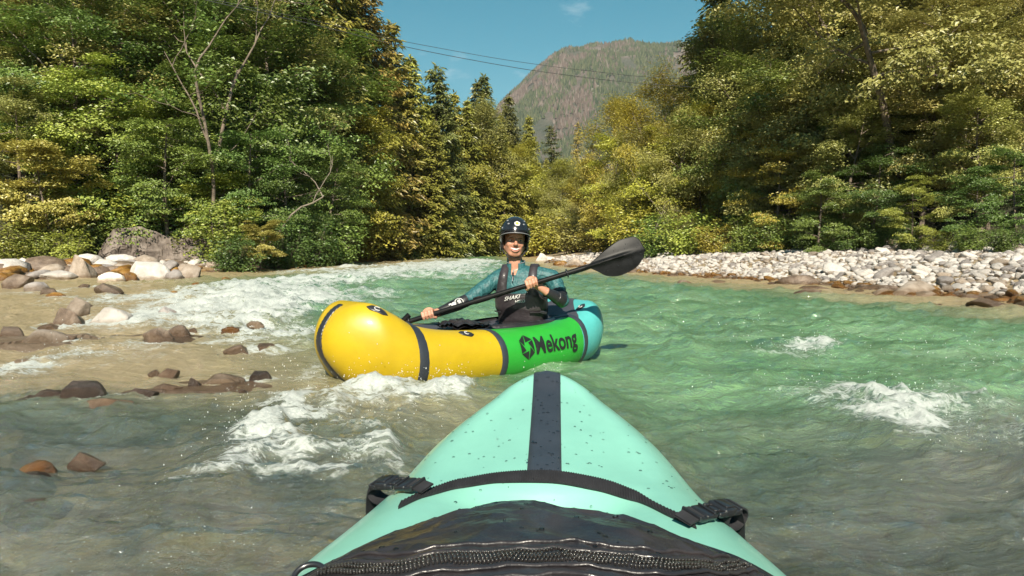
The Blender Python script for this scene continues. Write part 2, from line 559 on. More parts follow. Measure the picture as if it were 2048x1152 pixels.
alg = N(n, 'ShaderNodeAttribute', attribute_name='algae')
algm = N(n, 'ShaderNodeMath', operation='MULTIPLY'); algm.inputs[1].default_value = 0.8
l.new(alg.outputs['Fac'], algm.inputs[0])
mixa = N(n, 'ShaderNodeMixRGB'); mixa.inputs[2].default_value = (0.26, 0.13, 0.03, 1)
l.new(algm.outputs[0], mixa.inputs[0]); l.new(mul.outputs[0], mixa.inputs[1])
cb = N(n, 'ShaderNodeAttribute', attribute_name='cutbank')
cbn = N(n, 'ShaderNodeTexNoise', Scale=2.5, Detail=8.0, Roughness=0.7); l.new(tc.outputs['Object'], cbn.inputs['Vector'])
cbr = ramp(n, [(0.35, (0.07, 0.055, 0.045)), (0.65, (0.27, 0.22, 0.185))]); l.new(cbn.outputs[0], cbr.inputs[0])
mixc = N(n, 'ShaderNodeMixRGB'); l.new(cb.outputs['Fac'], mixc.inputs[0]); l.new(mixa.outputs[0], mixc.inputs[1]); l.new(cbr.outputs[0], mixc.inputs[2])
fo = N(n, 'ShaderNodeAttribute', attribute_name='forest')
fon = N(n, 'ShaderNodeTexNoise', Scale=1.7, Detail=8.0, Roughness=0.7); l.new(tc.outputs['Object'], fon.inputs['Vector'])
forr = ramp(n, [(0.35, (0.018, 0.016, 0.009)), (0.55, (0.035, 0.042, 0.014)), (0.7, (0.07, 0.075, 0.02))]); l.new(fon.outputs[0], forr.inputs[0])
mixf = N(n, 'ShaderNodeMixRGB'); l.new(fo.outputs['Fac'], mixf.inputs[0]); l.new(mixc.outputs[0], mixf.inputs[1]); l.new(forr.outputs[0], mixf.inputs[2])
l.new(mixf.outputs[0], p.inputs['Base Color'])
bp = N(n, 'ShaderNodeBump', Strength=0.8, Distance=0.06); l.new(vo.outputs['Distance'], bp.inputs['Height']); bp.invert = True
bp2 = N(n, 'ShaderNodeBump', Strength=0.6, Distance=0.15); l.new(cbn.outputs[0], bp2.inputs['Height']); l.new(bp.outputs[0], bp2.inputs['Normal'])
l.new(bp2.outputs[0], p.inputs['Normal'])
l.new(p.outputs[0], out.inputs['Surface'])
M['ground'] = m
g = mb.obj('ground', m)
tag(g, kind='structure')

# ------------------------------------------------------------------ rocks that break the water or lie on the banks (px: centre, base, width, height)
ROCKS = [
 # far side boulders on the left bank
 (20, 556, 62, 28, 'rock_brown', 0, 'low brown slab at the water line below the leafy bank'),
 (105, 559, 74, 18, 'rock_white', 1, 'flat white stone in front of the tall grey boulder'),
 (152, 557, 68, 48, 'rock_tan', 0, 'tall pointed grey-tan boulder on the far left bank'),
 (215, 551, 54, 20, 'rock_white', 1, 'small white rounded stone between two large boulders'),
 (285, 546, 86, 38, 'rock_white', 0, 'large angular white boulder below the rocky cut bank'),
 (342, 544, 38, 22, 'rock_grey', 1, 'grey stone touching the large white boulder'),
 (372, 543, 48, 32, 'rock_tan', 0, 'blocky tan boulder pair beside the white boulder'),
 (330, 524, 40, 26, 'rock_grey', 0, 'grey boulder behind the large white one at the bank foot'),
 (64, 552, 46, 18, 'rock_grey', 1, 'grey rounded stone left of the tall pointed boulder'),
 (255, 549, 32, 18, 'rock_orange', 1, 'orange stained stone by the white boulder'),
 (632, 531, 58, 26, 'rock_tan', 0, 'tan boulder on the low ledge upstream'),
 (560, 518, 46, 10, 'rock_white', 1, 'flat white slab on the dark upstream ledge'),
 (505, 527, 34, 12, 'rock_tan', 1, 'low tan stone on the stained ledge'),
 (455, 530, 36, 16, 'rock_orange', 1, 'orange stone at the end of the stained ledge'),
 (690, 519, 30, 12, 'rock_grey', 0, 'grey stone under the first golden trees'),
 (812, 516, 44, 20, 'rock_orange', 0, 'mossy golden boulder at the foot of the far trees'),
 (878, 516, 46, 20, 'rock_brown', 0, 'dark brown boulder at the far bend'),
 # right of the paddler, far
 (1082, 524, 26, 18, 'rock_white', 0, 'pale upright boulder just behind the paddler shoulder'),
 (1098, 522, 26, 10, 'rock_white', 1, 'flat pale stone beside the upright pale boulder'),
 (1152, 519, 38, 18, 'rock_tan', 0, 'pale tan boulder behind the paddle shaft'),
 (1122, 531, 30, 10, 'rock_orange', 1, 'low orange stone at the water under the paddle'),
 (1262, 498, 46, 14, 'rock_grey', 1, 'grey stone at the top of the gravel by the paddle tip'),
 # mid stream
 (90, 590, 34, 14, 'rock_brown', 0, 'small brown stone awash ahead of the far boulders'),
 (107, 600, 40, 15, 'rock_orange', 1, 'small orange-tan stone awash beside a brown one'),
 (163, 575, 24, 7, 'rock_brown', 0, 'tiny brown stone tip above the pale shallows'),
 (210, 590, 56, 24, 'rock_brown', 0, 'wet brown rock with a sloping back in the shallows'),
 (345, 590, 18, 9, 'rock_orange', 1, 'tiny orange stone amid white riffles'),
 (390, 573, 18, 8, 'rock_orange', 1, 'tiny orange stone at the head of the riffle'),
 (450, 562, 20, 8, 'rock_orange', 1, 'tiny orange stone near the green tongue'),
 # white boulder cluster
 (203, 658, 86, 42, 'rock_white', 0, 'white angular boulder in the shallow rapids'),
 (145, 636, 50, 42, 'rock_tan', 0, 'tan boulder leaning behind the white one in the rapids'),
 (174, 622, 38, 16, 'rock_brown', 0, 'brown stone behind the white boulder cluster'),
 (122, 658, 90, 42, 'rock_brown', 0, 'wet dark brown rock left of the white boulder'),
 (88, 664, 56, 16, 'rock_brown', 0, 'low wet brown stone in front of the dark rock'),
 (12, 682, 50, 28, 'rock_brown', 0, 'brown rock at the left end of the shoal'),
 (62, 692, 104, 30, 'rock_tan', 0, 'broad tan rock with water pouring over it'),
 (116, 688, 52, 18, 'rock_brown', 0, 'jagged brown rock at the edge of the little cascade'),
 (306, 686, 54, 30, 'rock_brown', 1, 'smooth round brown boulder, one of a touching pair'),
 (350, 676, 46, 26, 'rock_brown', 1, 'smooth brown boulder on the upstream side of the touching pair'),
 (382, 666, 28, 10, 'rock_brown', 0, 'small brown stone next to the smooth boulder pair'),
 # near shoal
 (152, 804, 88, 38, 'rock_dark', 0, 'dark wet round boulder standing out of the shoal'),
 (76, 802, 88, 18, 'rock_dark', 0, 'low dark wet rock beside the round dark boulder'),
 (262, 806, 80, 26, 'rock_dark', 0, 'dark wet sloping rock downstream of the round boulder'),
 (246, 816, 50, 14, 'rock_dark', 0, 'flat dark stone awash in front of the sloping rock'),
 (200, 818, 120, 18, 'rock_brown', 0, 'broad brown stone just breaking the surface'),
 (470, 708, 54, 18, 'rock_brown', 0, 'brown stone awash in the sandy shallows'),
 (528, 704, 46, 16, 'rock_brown', 0, 'brown stone awash near the yellow bow'),
 (462, 662, 46, 7, 'rock_brown', 0, 'thin brown stone tip in the riffles'),
 (330, 754, 44, 16, 'rock_brown', 0, 'brown stone at the far edge of the dark shoal'),
 (436, 774, 84, 24, 'rock_tan', 1, 'tan stone under a thin skin of water'),
 (384, 778, 44, 22, 'rock_dark', 0, 'small dark rock beside the tan awash stone'),
 (306, 748, 28, 8, 'rock_brown', 0, 'little brown tip above the sandy shallows'),
 (516, 766, 46, 22, 'rock_dark', 0, 'dark stone awash closest to the yellow bow'),
 (480, 794, 30, 14, 'rock_dark', 0, 'small dark rock at the lip of the drop'),
 (318, 786, 70, 16, 'rock_brown', 0, 'brown stone in the middle of the dark shoal'),
 # close on the left
 (161, 932, 72, 26, 'rock_brown', 0, 'small brown pyramid stone close by in dark water'),
 (60, 952, 70, 26, 'rock_orange', 1, 'orange-brown stone close by in dark water'),
 (44, 972, 96, 24, 'rock_dark', 0, 'dark wet stone in front of the orange-brown one'),
 (58, 1036, 120, 24, 'rock_dark', 0, 'dark stone awash at the near edge of the view'),
 # right shallows
 (1365, 570, 40, 10, 'rock_brown', 0, 'brown stone awash off the gravel bar'),
 (1620, 590, 60, 12, 'rock_brown', 0, 'wide brown stone awash below the big wet cobbles'),
 (1990, 612, 80, 16, 'rock_brown', 0, 'flat brown slab at the downstream end of the bar'),
 (1780, 582, 44, 12, 'rock_brown', 0, 'brown stone awash at the edge of the bar'),
]
ROCKPOS = []
for (px, py, w, h, mat, kind, lab) in ROCKS:
    z = 0.0
    for _ in range(6):
        P = on_plane(px, py, z)
        gzv = gz(P[0], P[1])
        z = max(0.0, gzv)
        if z > 0.6: z = 0.6
    ww = w / FPX * P[1]
    hh = h / FPX * P[1]
    ROCKPOS.append((P[0], P[1] + ww * .3, z, ww, hh, mat, kind, lab))

# ------------------------------------------------------------------ the river
FOAM = [  # px centre, half width, half height (px), strength, wave lift in metres
 (480, 885, 75, 80, .62, .05), (600, 925, 170, 90, .42, .06), (720, 910, 75, 50, .45, .03), (470, 860, 60, 40, .6, .04),
 (620, 985, 190, 50, .45, .0), (560, 800, 120, 30, .6, .02), (690, 790, 90, 28, .6, .05), (800, 780, 90, 26, .6, .04), (930, 765, 80, 22, .55, .04), (1080, 735, 60, 15, .55, .02),
 (640, 740, 40, 40, .55, .02), (740, 768, 60, 16, .8, .06), (880, 772, 60, 16, .75, .04),
 (120, 715, 110, 34, .75, .03), (40, 730, 70, 30, .6, .0),
 (420, 625, 160, 24, .75, .04), (560, 630, 70, 30, .75, .03), (340, 628, 80, 16, .7, .0), (520, 600, 140, 18, .75, .04), (480, 575, 150, 12, .8, .05),
 (300, 592, 100, 12, .5, .0), (60, 582, 110, 10, .65, .0), (230, 570, 90, 6, .6, .0), (590, 655, 70, 16, .55, .02), (590, 690, 60, 14, .5, .0),
 (640, 562, 110, 9, .85, .06), (760, 548, 130, 9, .95, .08), (900, 538, 110, 8, 1.0, .10), (960, 527, 60, 5, .9, .1), (840, 530, 90, 5, .85, .08), (700, 536, 70, 6, .7, .05), (600, 545, 80, 6, .6, .04), (880, 522, 80, 3, .7, .1), (960, 550, 60, 6, .6, .05),
 (1180, 545, 40, 10, .5, .03), (1330, 577, 40, 10, .5, .06), (1250, 566, 30, 8, .3, .03),
 (1560, 705, 120, 14, .7, .035), (1480, 730, 60, 14, .4, .0), (1640, 700, 50, 8, .6, .03),
 (1740, 790, 120, 34, .42, .035), (1880, 780, 140, 34, .42, .03), (1960, 740, 90, 16, .5, .03), (1890, 865, 100, 52, .66, .035), (1800, 825, 100, 44, .42, .03), (2010, 850, 110, 50, .36, .03),
 (380, 610, 330, 34, .26, .02), (520, 590, 240, 40, .26, .03), (300, 650, 260, 24, .22, .02), (150, 600, 170, 14, .4, .0), (640, 575, 160, 24, .36, .03), (700, 610, 130, 24, .22, .02), (560, 665, 120, 26, .45, .02), (420, 690, 200, 16, .28, .0), (250, 720, 160, 16, .26, .0), (560, 740, 90, 30, .45, .02), (640, 830, 190, 50, .45, .02), (850, 830, 120, 30, .4, .02), (420, 950, 120, 60, .35, .0), (620, 1060, 220, 50, .28, .0), (250, 1000, 200, 40, .16, .0), (1800, 800, 260, 60, .22, .03), (1600, 760, 200, 30, .26, .02), (1950, 690, 120, 20, .3, .02), (1780, 700, 140, 14, .25, .02), (1700, 950, 260, 50, .22, .0), (1450, 1080, 200, 50, .22, .0), (1250, 640, 140, 12, .22, .02), (1400, 600, 160, 8, .25, .03), (1620, 845, 100, 20, .2, .0), (1500, 950, 160, 40, .22, .0), (1350, 790, 100, 26, .22, .0), (900, 560, 120, 8, .45, .03), (760, 590, 90, 10, .4, .03), (930, 620, 80, 8, .35, .0),
 (1650, 620, 200, 10, .15, 0), (1500, 640, 120, 8, .2, .02),
]
FOAMW = []
for (cx, cy, hw, hh, st, lift) in FOAM:
    P = on_plane(cx, cy, 0.02)
    sx = hw / FPX * P[1]
    sy = hh / FPX * P[1] ** 2 / EYE
    FOAMW.append((P[0], P[1], sx, min(sy, 6.0), st, lift))

def foam_blobs(x, y):
    f = np.zeros_like(x)
    h = np.zeros_like(x)
    wx = x + .25 * (noise2(x * 1.7, y * 1.2, 201) - .5)
    wy = y + .5 * (noise2(x * 1.3 + 9, y * 1.1, 202) - .5)
    for (cx, cy, sx, sy, st, lift) in FOAMW:
        e = np.exp(-(((wx - cx) / sx) ** 2 + ((wy - cy) / sy) ** 2))
        f += st * e
        h += lift * e
    for (rx, ry, rz, ww, hh, *_r) in ROCKPOS:
        if rz < .1 and ww > .12 and ry < 22:
            d = np.sqrt((x - rx) ** 2 + ((y - ry) * 1.2) ** 2)
            f += .32 * np.exp(-((d - ww * .52) / (.05 + .12 * ww)) ** 2)
    return f, h

def water(x, y, dep):
    """height and foam of the rapids"""
    far = sstep(9, 30, y)
    sh = sstep(.02, .45, dep)
    a = .45 + .55 * sh
    wx = x + .45 * (noise2(x * .8, y * .6, 31) - .5) + .12 * (noise2(x * 2.7, y * 2.1, 32) - .5)
    wy = y + .5 * (noise2(x * .7 + 4, y * .7, 33) - .5) + .12 * (noise2(x * 2.3, y * 2.6 + 7, 34) - .5)
    h = .085 * (fbm2(wx * .55, wy * .95, 2, 51) - .5)
    h = h + (.064 + .03 * far) * (ridge2(wx * 1.05, wy * 1.9, 2, 61) - .4)
    h = h + .040 * (ridge2(wx * 2.9, wy * 4.4, 3, 71) - .4)
    f, lift = foam_blobs(x, y)
    rid = ridge2(wx * 3.1, wy * 4.8, 4, 81)
    spk = fbm2(wx * 9, wy * 9, 3, 91)
    crest = sstep(.022, .08, h) * (.34 + .42 * far)
    foam = sstep(.18, 1.40, f * (.20 + 1.05 * rid + .45 * spk) + crest * rid * sh)
    h = h * a * (1.25 + .55 * sstep(4, 7, y)) + lift * (.75 + .5 * rid)
    near = 1 - sstep(12, 20, y)
    h = h + near * .018 * (ridge2(wx * 7, wy * 10, 3, 95) - .45) * (.6 + .4 * sh)
    bub = fbm2(x * 26, y * 26, 3, 99) - .5
    h = h + np.clip(f, 0, 1.1) * near * (.022 * bub + .034 * (ridge2(wx * 5, wy * 7, 3, 97) - .45))
    return h, foam

ang = front_angles(0.115, 40, 2.5)
ang = ang[np.abs(ang) < math.radians(100)]
WX, WY = polar(1.2, 80, 640, ang)
wd, wland, *_ = depth_at(WX.ravel(), WY.ravel())
WZ, WF = water(WX.ravel(), WY.ravel(), wd)
WZ = WZ * sstep(-.35, .10, wd) - .012
idx = np.arange(WX.size).reshape(WX.shape)
q = np.stack([idx[:-1, :-1], idx[1:, :-1], idx[1:, 1:], idx[:-1, 1:]], -1).reshape(-1, 4)
keep = (wland[q].min(1) < 1.0)
q = q[keep]
used = np.unique(q)
remap = np.full(WX.size, -1); remap[used] = np.arange(len(used))
mb = MB()
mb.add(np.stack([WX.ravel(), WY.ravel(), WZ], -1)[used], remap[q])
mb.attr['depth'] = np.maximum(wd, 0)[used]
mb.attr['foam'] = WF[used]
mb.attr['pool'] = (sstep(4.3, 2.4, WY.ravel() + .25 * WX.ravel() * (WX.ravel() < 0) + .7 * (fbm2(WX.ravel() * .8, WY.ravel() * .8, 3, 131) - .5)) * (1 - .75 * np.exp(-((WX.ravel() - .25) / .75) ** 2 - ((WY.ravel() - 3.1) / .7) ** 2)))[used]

m, n, l, out = node_mat('water')
geo = N(n, 'ShaderNodeNewGeometry')
tc = N(n, 'ShaderNodeTexCoord')
dp = N(n, 'ShaderNodeAttribute', attribute_name='depth')
fm = N(n, 'ShaderNodeAttribute', attribute_name='foam')
# fine ripples
mp = N(n, 'ShaderNodeMapping'); mp.inputs['Scale'].default_value = (1.0, 1.5, 1.0)
l.new(tc.outputs['Object'], mp.inputs['Vector'])
r1 = N(n, 'ShaderNodeTexNoise', Scale=9.0, Detail=6.0, Roughness=0.62, Distortion=0.6)
l.new(mp.outputs[0], r1.inputs['Vector'])
r2 = N(n, 'ShaderNodeTexNoise', Scale=42.0, Detail=4.0, Roughness=0.6, Distortion=0.4)
l.new(mp.outputs[0], r2.inputs['Vector'])
b1 = N(n, 'ShaderNodeBump', Strength=0.9, Distance=0.035); l.new(r1.outputs[0], b1.inputs['Height'])
mp2 = N(n, 'ShaderNodeMapping'); mp2.inputs['Scale'].default_value = (4.0, 15.0, 1.0); mp2.inputs['Rotation'].default_value = (0, 0, 0.5); l.new(tc.outputs['Object'], mp2.inputs['Vector'])
r3 = N(n, 'ShaderNodeTexNoise', Scale=1.6, Detail=7.0, Roughness=0.68, Distortion=0.7); l.new(mp2.outputs[0], r3.inputs['Vector'])
b3 = N(n, 'ShaderNodeBump', Strength=1.0, Distance=0.03); l.new(r3.outputs[0], b3.inputs['Height']); l.new(b1.outputs[0], b3.inputs['Normal'])
b2 = N(n, 'ShaderNodeBump', Strength=0.7, Distance=0.008); l.new(r2.outputs[0], b2.inputs['Height']); l.new(b3.outputs[0], b2.inputs['Normal'])
# how much light comes back from the bed: exp(-k depth)
sb = N(n, 'ShaderNodeMath', operation='SUBTRACT'); sb.inputs[1].default_value = 0.15; l.new(dp.outputs['Fac'], sb.inputs[0])
mxd = N(n, 'ShaderNodeMath', operation='MAXIMUM'); mxd.inputs[1].default_value = 0.30; l.new(sb.outputs[0], mxd.inputs[0])
mk = N(n, 'ShaderNodeMath', operation='MULTIPLY'); mk.inputs[1].default_value = -3.4
ex = N(n, 'ShaderNodeMath', operation='EXPONENT')
l.new(mxd.outputs[0], mk.inputs[0]); l.new(mk.outputs[0], ex.inputs[0])
trn = N(n, 'ShaderNodeBsdfTransparent'); trn.inputs[0].default_value = (0.93, 0.95, 0.86, 1)
big = N(n, 'ShaderNodeTexNoise', Scale=0.9, Detail=5.0, Roughness=0.6); l.new(mp.outputs[0], big.inputs['Vector'])
cr = ramp(n, [(0.32, (0.095, 0.205, 0.082)), (0.52, (0.18, 0.345, 0.155)), (0.72, (0.28, 0.44, 0.245))])
l.new(big.outputs[0], cr.inputs[0])
shl = N(n, 'ShaderNodeMapRange'); shl.inputs['From Min'].default_value = 0.14; shl.inputs['From Max'].default_value = 0.50; l.new(dp.outputs['Fac'], shl.inputs['Value'])
silt = N(n, 'ShaderNodeMixRGB'); silt.inputs[1].default_value = (0.70, 0.54, 0.30, 1); l.new(shl.outputs[0], silt.inputs[0]); l.new(cr.outputs[0], silt.inputs[2])
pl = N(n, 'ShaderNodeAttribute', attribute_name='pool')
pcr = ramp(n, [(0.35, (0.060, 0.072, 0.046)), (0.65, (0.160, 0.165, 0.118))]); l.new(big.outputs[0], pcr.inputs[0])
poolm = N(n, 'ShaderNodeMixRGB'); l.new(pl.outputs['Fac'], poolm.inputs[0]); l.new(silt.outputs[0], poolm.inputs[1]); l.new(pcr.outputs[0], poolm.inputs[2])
aer = N(n, 'ShaderNodeMapRange'); aer.inputs['From Min'].default_value = 0.12; aer.inputs['From Max'].default_value = 0.95; aer.inputs['To Max'].default_value = 0.6; l.new(fm.outputs['Fac'], aer.inputs['Value'])
aerm = N(n, 'ShaderNodeMixRGB'); aerm.inputs[2].default_value = (0.44, 0.52, 0.47, 1); l.new(aer.outputs[0], aerm.inputs[0]); l.new(poolm.outputs[0], aerm.inputs[1])
dif = N(n, 'ShaderNodeBsdfDiffuse'); l.new(aerm.outputs[0], dif.inputs['Color']); l.new(b3.outputs[0], dif.inputs['Normal'])
ia = N(n, 'ShaderNodeMath', operation='SUBTRACT'); ia.inputs[0].default_value = 1.0; l.new(aer.outputs[0], ia.inputs[1])
exa = N(n, 'ShaderNodeMath', operation='MULTIPLY'); l.new(ex.outputs[0], exa.inputs[0]); l.new(ia.outputs[0], exa.inputs[1])
m1 = N(n, 'ShaderNodeMixShader'); l.new(exa.outputs[0], m1.inputs[0]); l.new(dif.outputs[0], m1.inputs[1]); l.new(trn.outputs[0], m1.inputs[2])
fr0 = N(n, 'ShaderNodeFresnel', IOR=1.33); l.new(b1.outputs[0], fr0.inputs['Normal'])
fr = N(n, 'ShaderNodeMath', operation='MULTIPLY'); fr.inputs[1].default_value = 0.42; l.new(fr0.outputs[0], fr.inputs[0])
gl = N(n, 'ShaderNodeBsdfGlossy', Roughness=0.06); l.new(b2.outputs[0], gl.inputs['Normal'])
m2 = N(n, 'ShaderNodeMixShader'); l.new(fr.outputs[0], m2.inputs[0]); l.new(m1.outputs[0], m2.inputs[1]); l.new(gl.outputs[0], m2.inputs[2])
# foam and bubbles
fn = N(n, 'ShaderNodeTexNoise', Scale=30.0, Detail=7.0, Roughness=0.7, Distortion=0.5); l.new(mp.outputs[0], fn.inputs['Vector'])
fa = N(n, 'ShaderNodeMath', operation='MULTIPLY_ADD'); fa.inputs[1].default_value = 1.1; fa.inputs[2].default_value = -0.52
l.new(fn.outputs[0], fa.inputs[0])
# lace: filaments where a warped noise crosses its middle
ln_ = N(n, 'ShaderNodeTexNoise', Scale=7.0, Detail=4.0, Roughness=0.6, Distortion=1.6); l.new(mp.outputs[0], ln_.inputs['Vector'])
l1 = N(n, 'ShaderNodeMath', operation='SUBTRACT'); l1.inputs[1].default_value = 0.5; l.new(ln_.outputs[0], l1.inputs[0])
l2 = N(n, 'ShaderNodeMath', operation='ABSOLUTE'); l.new(l1.outputs[0], l2.inputs[0])
l3 = N(n, 'ShaderNodeMath', operation='MULTIPLY_ADD'); l3.inputs[1].default_value = -4.0; l3.inputs[2].default_value = 0.22; l.new(l2.outputs[0], l3.inputs[0])
fs0 = N(n, 'ShaderNodeMath', operation='ADD'); l.new(fm.outputs['Fac'], fs0.inputs[0]); l.new(fa.outputs[0], fs0.inputs[1])
fs = N(n, 'ShaderNodeMath', operation='ADD'); l.new(fs0.outputs[0], fs.inputs[0]); l.new(l3.outputs[0], fs.inputs[1])
fmul = N(n, 'ShaderNodeMapRange'); fmul.inputs['From Min'].default_value = 0.32; fmul.inputs['From Max'].default_value = 0.78; fmul.inputs['To Max'].default_value = 0.82
l.new(fs.outputs[0], fmul.inputs['Value'])
gate = N(n, 'ShaderNodeMapRange'); gate.inputs['From Max'].default_value = 0.18; l.new(fm.outputs['Fac'], gate.inputs['Value'])
fg = N(n, 'ShaderNodeMath', operation='MULTIPLY'); l.new(fmul.outputs[0], fg.inputs[0]); l.new(gate.outputs[0], fg.inputs[1])
# scattered single bubbles
vb = N(n, 'ShaderNodeTexVoronoi', Scale=55.0); l.new(mp.outputs[0], vb.inputs['Vector'])
vs = N(n, 'ShaderNodeMapRange'); vs.inputs['From Min'].default_value = 0.17; vs.inputs['From Max'].default_value = 0.08; vs.inputs['To Max'].default_value = 0.7; l.new(vb.outputs['Distance'], vs.inputs['Value'])
vm = N(n, 'ShaderNodeTexNoise', Scale=1.6, Detail=4.0, Roughness=0.7); l.new(tc.outputs['Object'], vm.inputs['Vector'])
vr = N(n, 'ShaderNodeMapRange'); vr.inputs['From Min'].default_value = 0.47; vr.inputs['From Max'].default_value = 0.68; l.new(vm.outputs[0], vr.inputs['Value'])
vx = N(n, 'ShaderNodeMath', operation='MULTIPLY'); l.new(vs.outputs[0], vx.inputs[0]); l.new(vr.outputs[0], vx.inputs[1])
fmax = N(n, 'ShaderNodeMath', operation='MAXIMUM'); l.new(fg.outputs[0], fmax.inputs[0]); l.new(vx.outputs[0], fmax.inputs[1])
fcr = ramp(n, [(0.34, (0.34, 0.38, 0.36)), (0.50, (0.48, 0.51, 0.49)), (0.64, (0.62, 0.63, 0.61))])
fn2 = N(n, 'ShaderNodeTexNoise', Scale=60.0, Detail=6.0, Roughness=0.75, Distortion=0.8); l.new(mp.outputs[0], fn2.inputs['Vector']); l.new(fn2.outputs[0], fcr.inputs[0])
fd = N(n, 'ShaderNodeBsdfDiffuse'); l.new(fcr.outputs[0], fd.inputs['Color'])
fb = N(n, 'ShaderNodeBump', Strength=0.6, Distance=0.02); l.new(fn.outputs[0], fb.inputs['Height']); l.new(fb.outputs[0], fd.inputs['Normal'])
m3 = N(n, 'ShaderNodeMixShader'); l.new(fmax.outputs[0], m3.inputs[0]); l.new(m2.outputs[0], m3.inputs[1]); l.new(fd.outputs[0], m3.inputs[2])
l.new(m3.outputs[0], out.inputs['Surface'])
M['water'] = m
M['foam'] = simple_mat('foam', (0.80, 0.82, 0.80), 0.5, 0.05, 10, 0)
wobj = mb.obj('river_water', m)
tag(wobj, kind='structure')

def wz(x, y):
    d, *_ = depth_at(np.array([x]), np.array([y]))
    h, f = water(np.array([x]), np.array([y]), d)
    return float(h[0])

# flying drops over the breaking waves: one uncountable mass
mb = MB()
oct_v = np.array([(1, 0, 0), (-1, 0, 0), (0, 1, 0), (0, -1, 0), (0, 0, 1), (0, 0, -1)], float)
oct_f = np.array([(0, 2, 4), (2, 1, 4), (1, 3, 4), (3, 0, 4), (2, 0, 5), (1, 2, 5), (3, 1, 5), (0, 3, 5)])
vv, ff, c = [], [], 0
for (cx, cy, sx, sy, st, lift) in FOAMW:
    if lift <= .015 or cy > 9: continue
    k = int(70 * st * min(1.5, max(.4, sx / .25)))
    qx = RNG.normal(cx, sx * .55, k); qy = RNG.normal(cy, sy * .45, k)
    dd, *_ = depth_at(qx, qy)
    hz, hf = water(qx, qy, dd)
    up = RNG.exponential(.022 + lift * .35, k)
    rad = RNG.uniform(.0007, .0020, k) * (0.6 + .25 * cy)
    for i in range(k):
        vv.append(oct_v * rad[i] * np.array([1, 1, RNG.uniform(.8, 1.8)]) + np.array([qx[i], qy[i], hz[i] + up[i]]))
        ff.append(oct_f + c); c += 6
mb.add(np.vstack(vv), np.vstack(ff))
M['drop'] = simple_mat('drop', (0.75, 0.77, 0.76), 0.15, 0.03, 10, 0)
tag(mb.obj('spray', M['drop']), kind='stuff')

# ------------------------------------------------------------------ the mountain at the head of the valley
mx = np.linspace(-420, 1500, 260)
my = np.linspace(700, 2600, 150)
_ridge = curve([-420, -260, -150, -70, -24, 16, 75, 134, 200, 302, 420, 600, 900, 1500], [60, 90, 130, 190, 283, 326, 376, 398, 406, 402, 385, 330, 240, 150])
UX, UY = np.meshgrid(mx, my, indexing='ij')
def mountain(x, y):
    rd = _ridge(x * 1500 / np.maximum(y, 1500) if False else x)
    prof = np.where(y < 1500, sstep(620, 1560, y) ** 0.8, 1 - .55 * sstep(1500, 2600, y))
    nz = (ridge2(x / 190, y / 230, 5, 301) - .45) * 60 * prof * (1 - np.exp(-np.abs(y - 1500) / 200)) + (fbm2(x / 30, y / 30, 4, 303) - .5) * 16
    return rd * prof + nz - 10
UZ = mountain(UX.ravel(), UY.ravel()).reshape(UX.shape)
mb = MB(); mb.grid(np.stack([UX, UY, UZ], -1), flip=True)
m, n, l, out = node_mat('mountain')
p = N(n, 'ShaderNodeBsdfPrincipled'); p.inputs['Roughness'].default_value = 0.95
tc = N(n, 'ShaderNodeTexCoord')
n1 = N(n, 'ShaderNodeTexNoise', Scale=0.016, Detail=9.0, Roughness=0.62); l.new(tc.outputs['Object'], n1.inputs['Vector'])
r1 = ramp(n, [(0.34, (0.040, 0.048, 0.030)), (0.46, (0.070, 0.068, 0.048)), (0.56, (0.115, 0.085, 0.070)), (0.66, (0.19, 0.17, 0.15))]); l.new(n1.outputs[0], r1.inputs[0])
l.new(r1.outputs[0], p.inputs['Base Color'])
b = N(n, 'ShaderNodeBump', Strength=0.8, Distance=8.0)
n2 = N(n, 'ShaderNodeTexNoise', Scale=0.08, Detail=8.0, Roughness=0.7); l.new(tc.outputs['Object'], n2.inputs['Vector'])
l.new(n2.outputs[0], b.inputs['Height']); l.new(b.outputs[0], p.inputs['Normal']); l.new(p.outputs[0], out.inputs['Surface'])
tag(mb.obj('mountain', m), kind='structure')
# forest standing on it: thousands of far trees, one mass
k = 52000
tx = RNG.uniform(-120, 560, k); ty = RNG.uniform(900, 1530, k)
thin = fbm2(tx / 60, ty / 60, 4, 311)
rocky = fbm2(tx / 45 + 7, ty / 60, 4, 315)
ok = (rocky < .60) & (RNG.uniform(0, 1, k) < .9)
tx, ty, thin = tx[ok], ty[ok], thin[ok]
tz = mountain(tx, ty)
k = len(tx)
hgt = RNG.uniform(4, 9, k); wid = hgt * RNG.uniform(.2, .36, k)
rot = RNG.uniform(0, 6.28, k)
dead = (fbm2(tx / 75 + 3, ty / 130 + 1, 3, 321) + (tz / 420 - .5) * .25 + RNG.normal(0, .06, k)) > .57
V = np.zeros((k, 5, 3))
for j in range(4):
    a = rot + j * math.pi / 2
    V[:, j] = np.stack([tx + wid * np.cos(a), ty + wid * np.sin(a), tz - .5], -1)
V[:, 4] = np.stack([tx, ty, tz + hgt], -1)
F = np.arange(k)[:, None, None] * 5 + np.array([(0, 1, 4), (1, 2, 4), (2, 3, 4), (3, 0, 4)])[None]
mb = MB(); mb.add(V.reshape(-1, 3), F.reshape(-1, 3))
mb.attr['rnd'] = np.repeat(np.where(dead, RNG.uniform(.6, 1.0, k), RNG.uniform(0, .42, k)), 5)
m, n, l, out = node_mat('far_trees')
a_ = N(n, 'ShaderNodeAttribute', attribute_name='rnd')
r1 = ramp(n, [(0.0, (0.030, 0.045, 0.022)), (0.25, (0.07, 0.085, 0.04)), (0.48, (0.11, 0.11, 0.06)), (0.6, (0.090, 0.070, 0.056)), (0.85, (0.130, 0.095, 0.080)), (1.0, (0.18, 0.15, 0.13))])
l.new(a_.outputs['Fac'], r1.inputs[0])
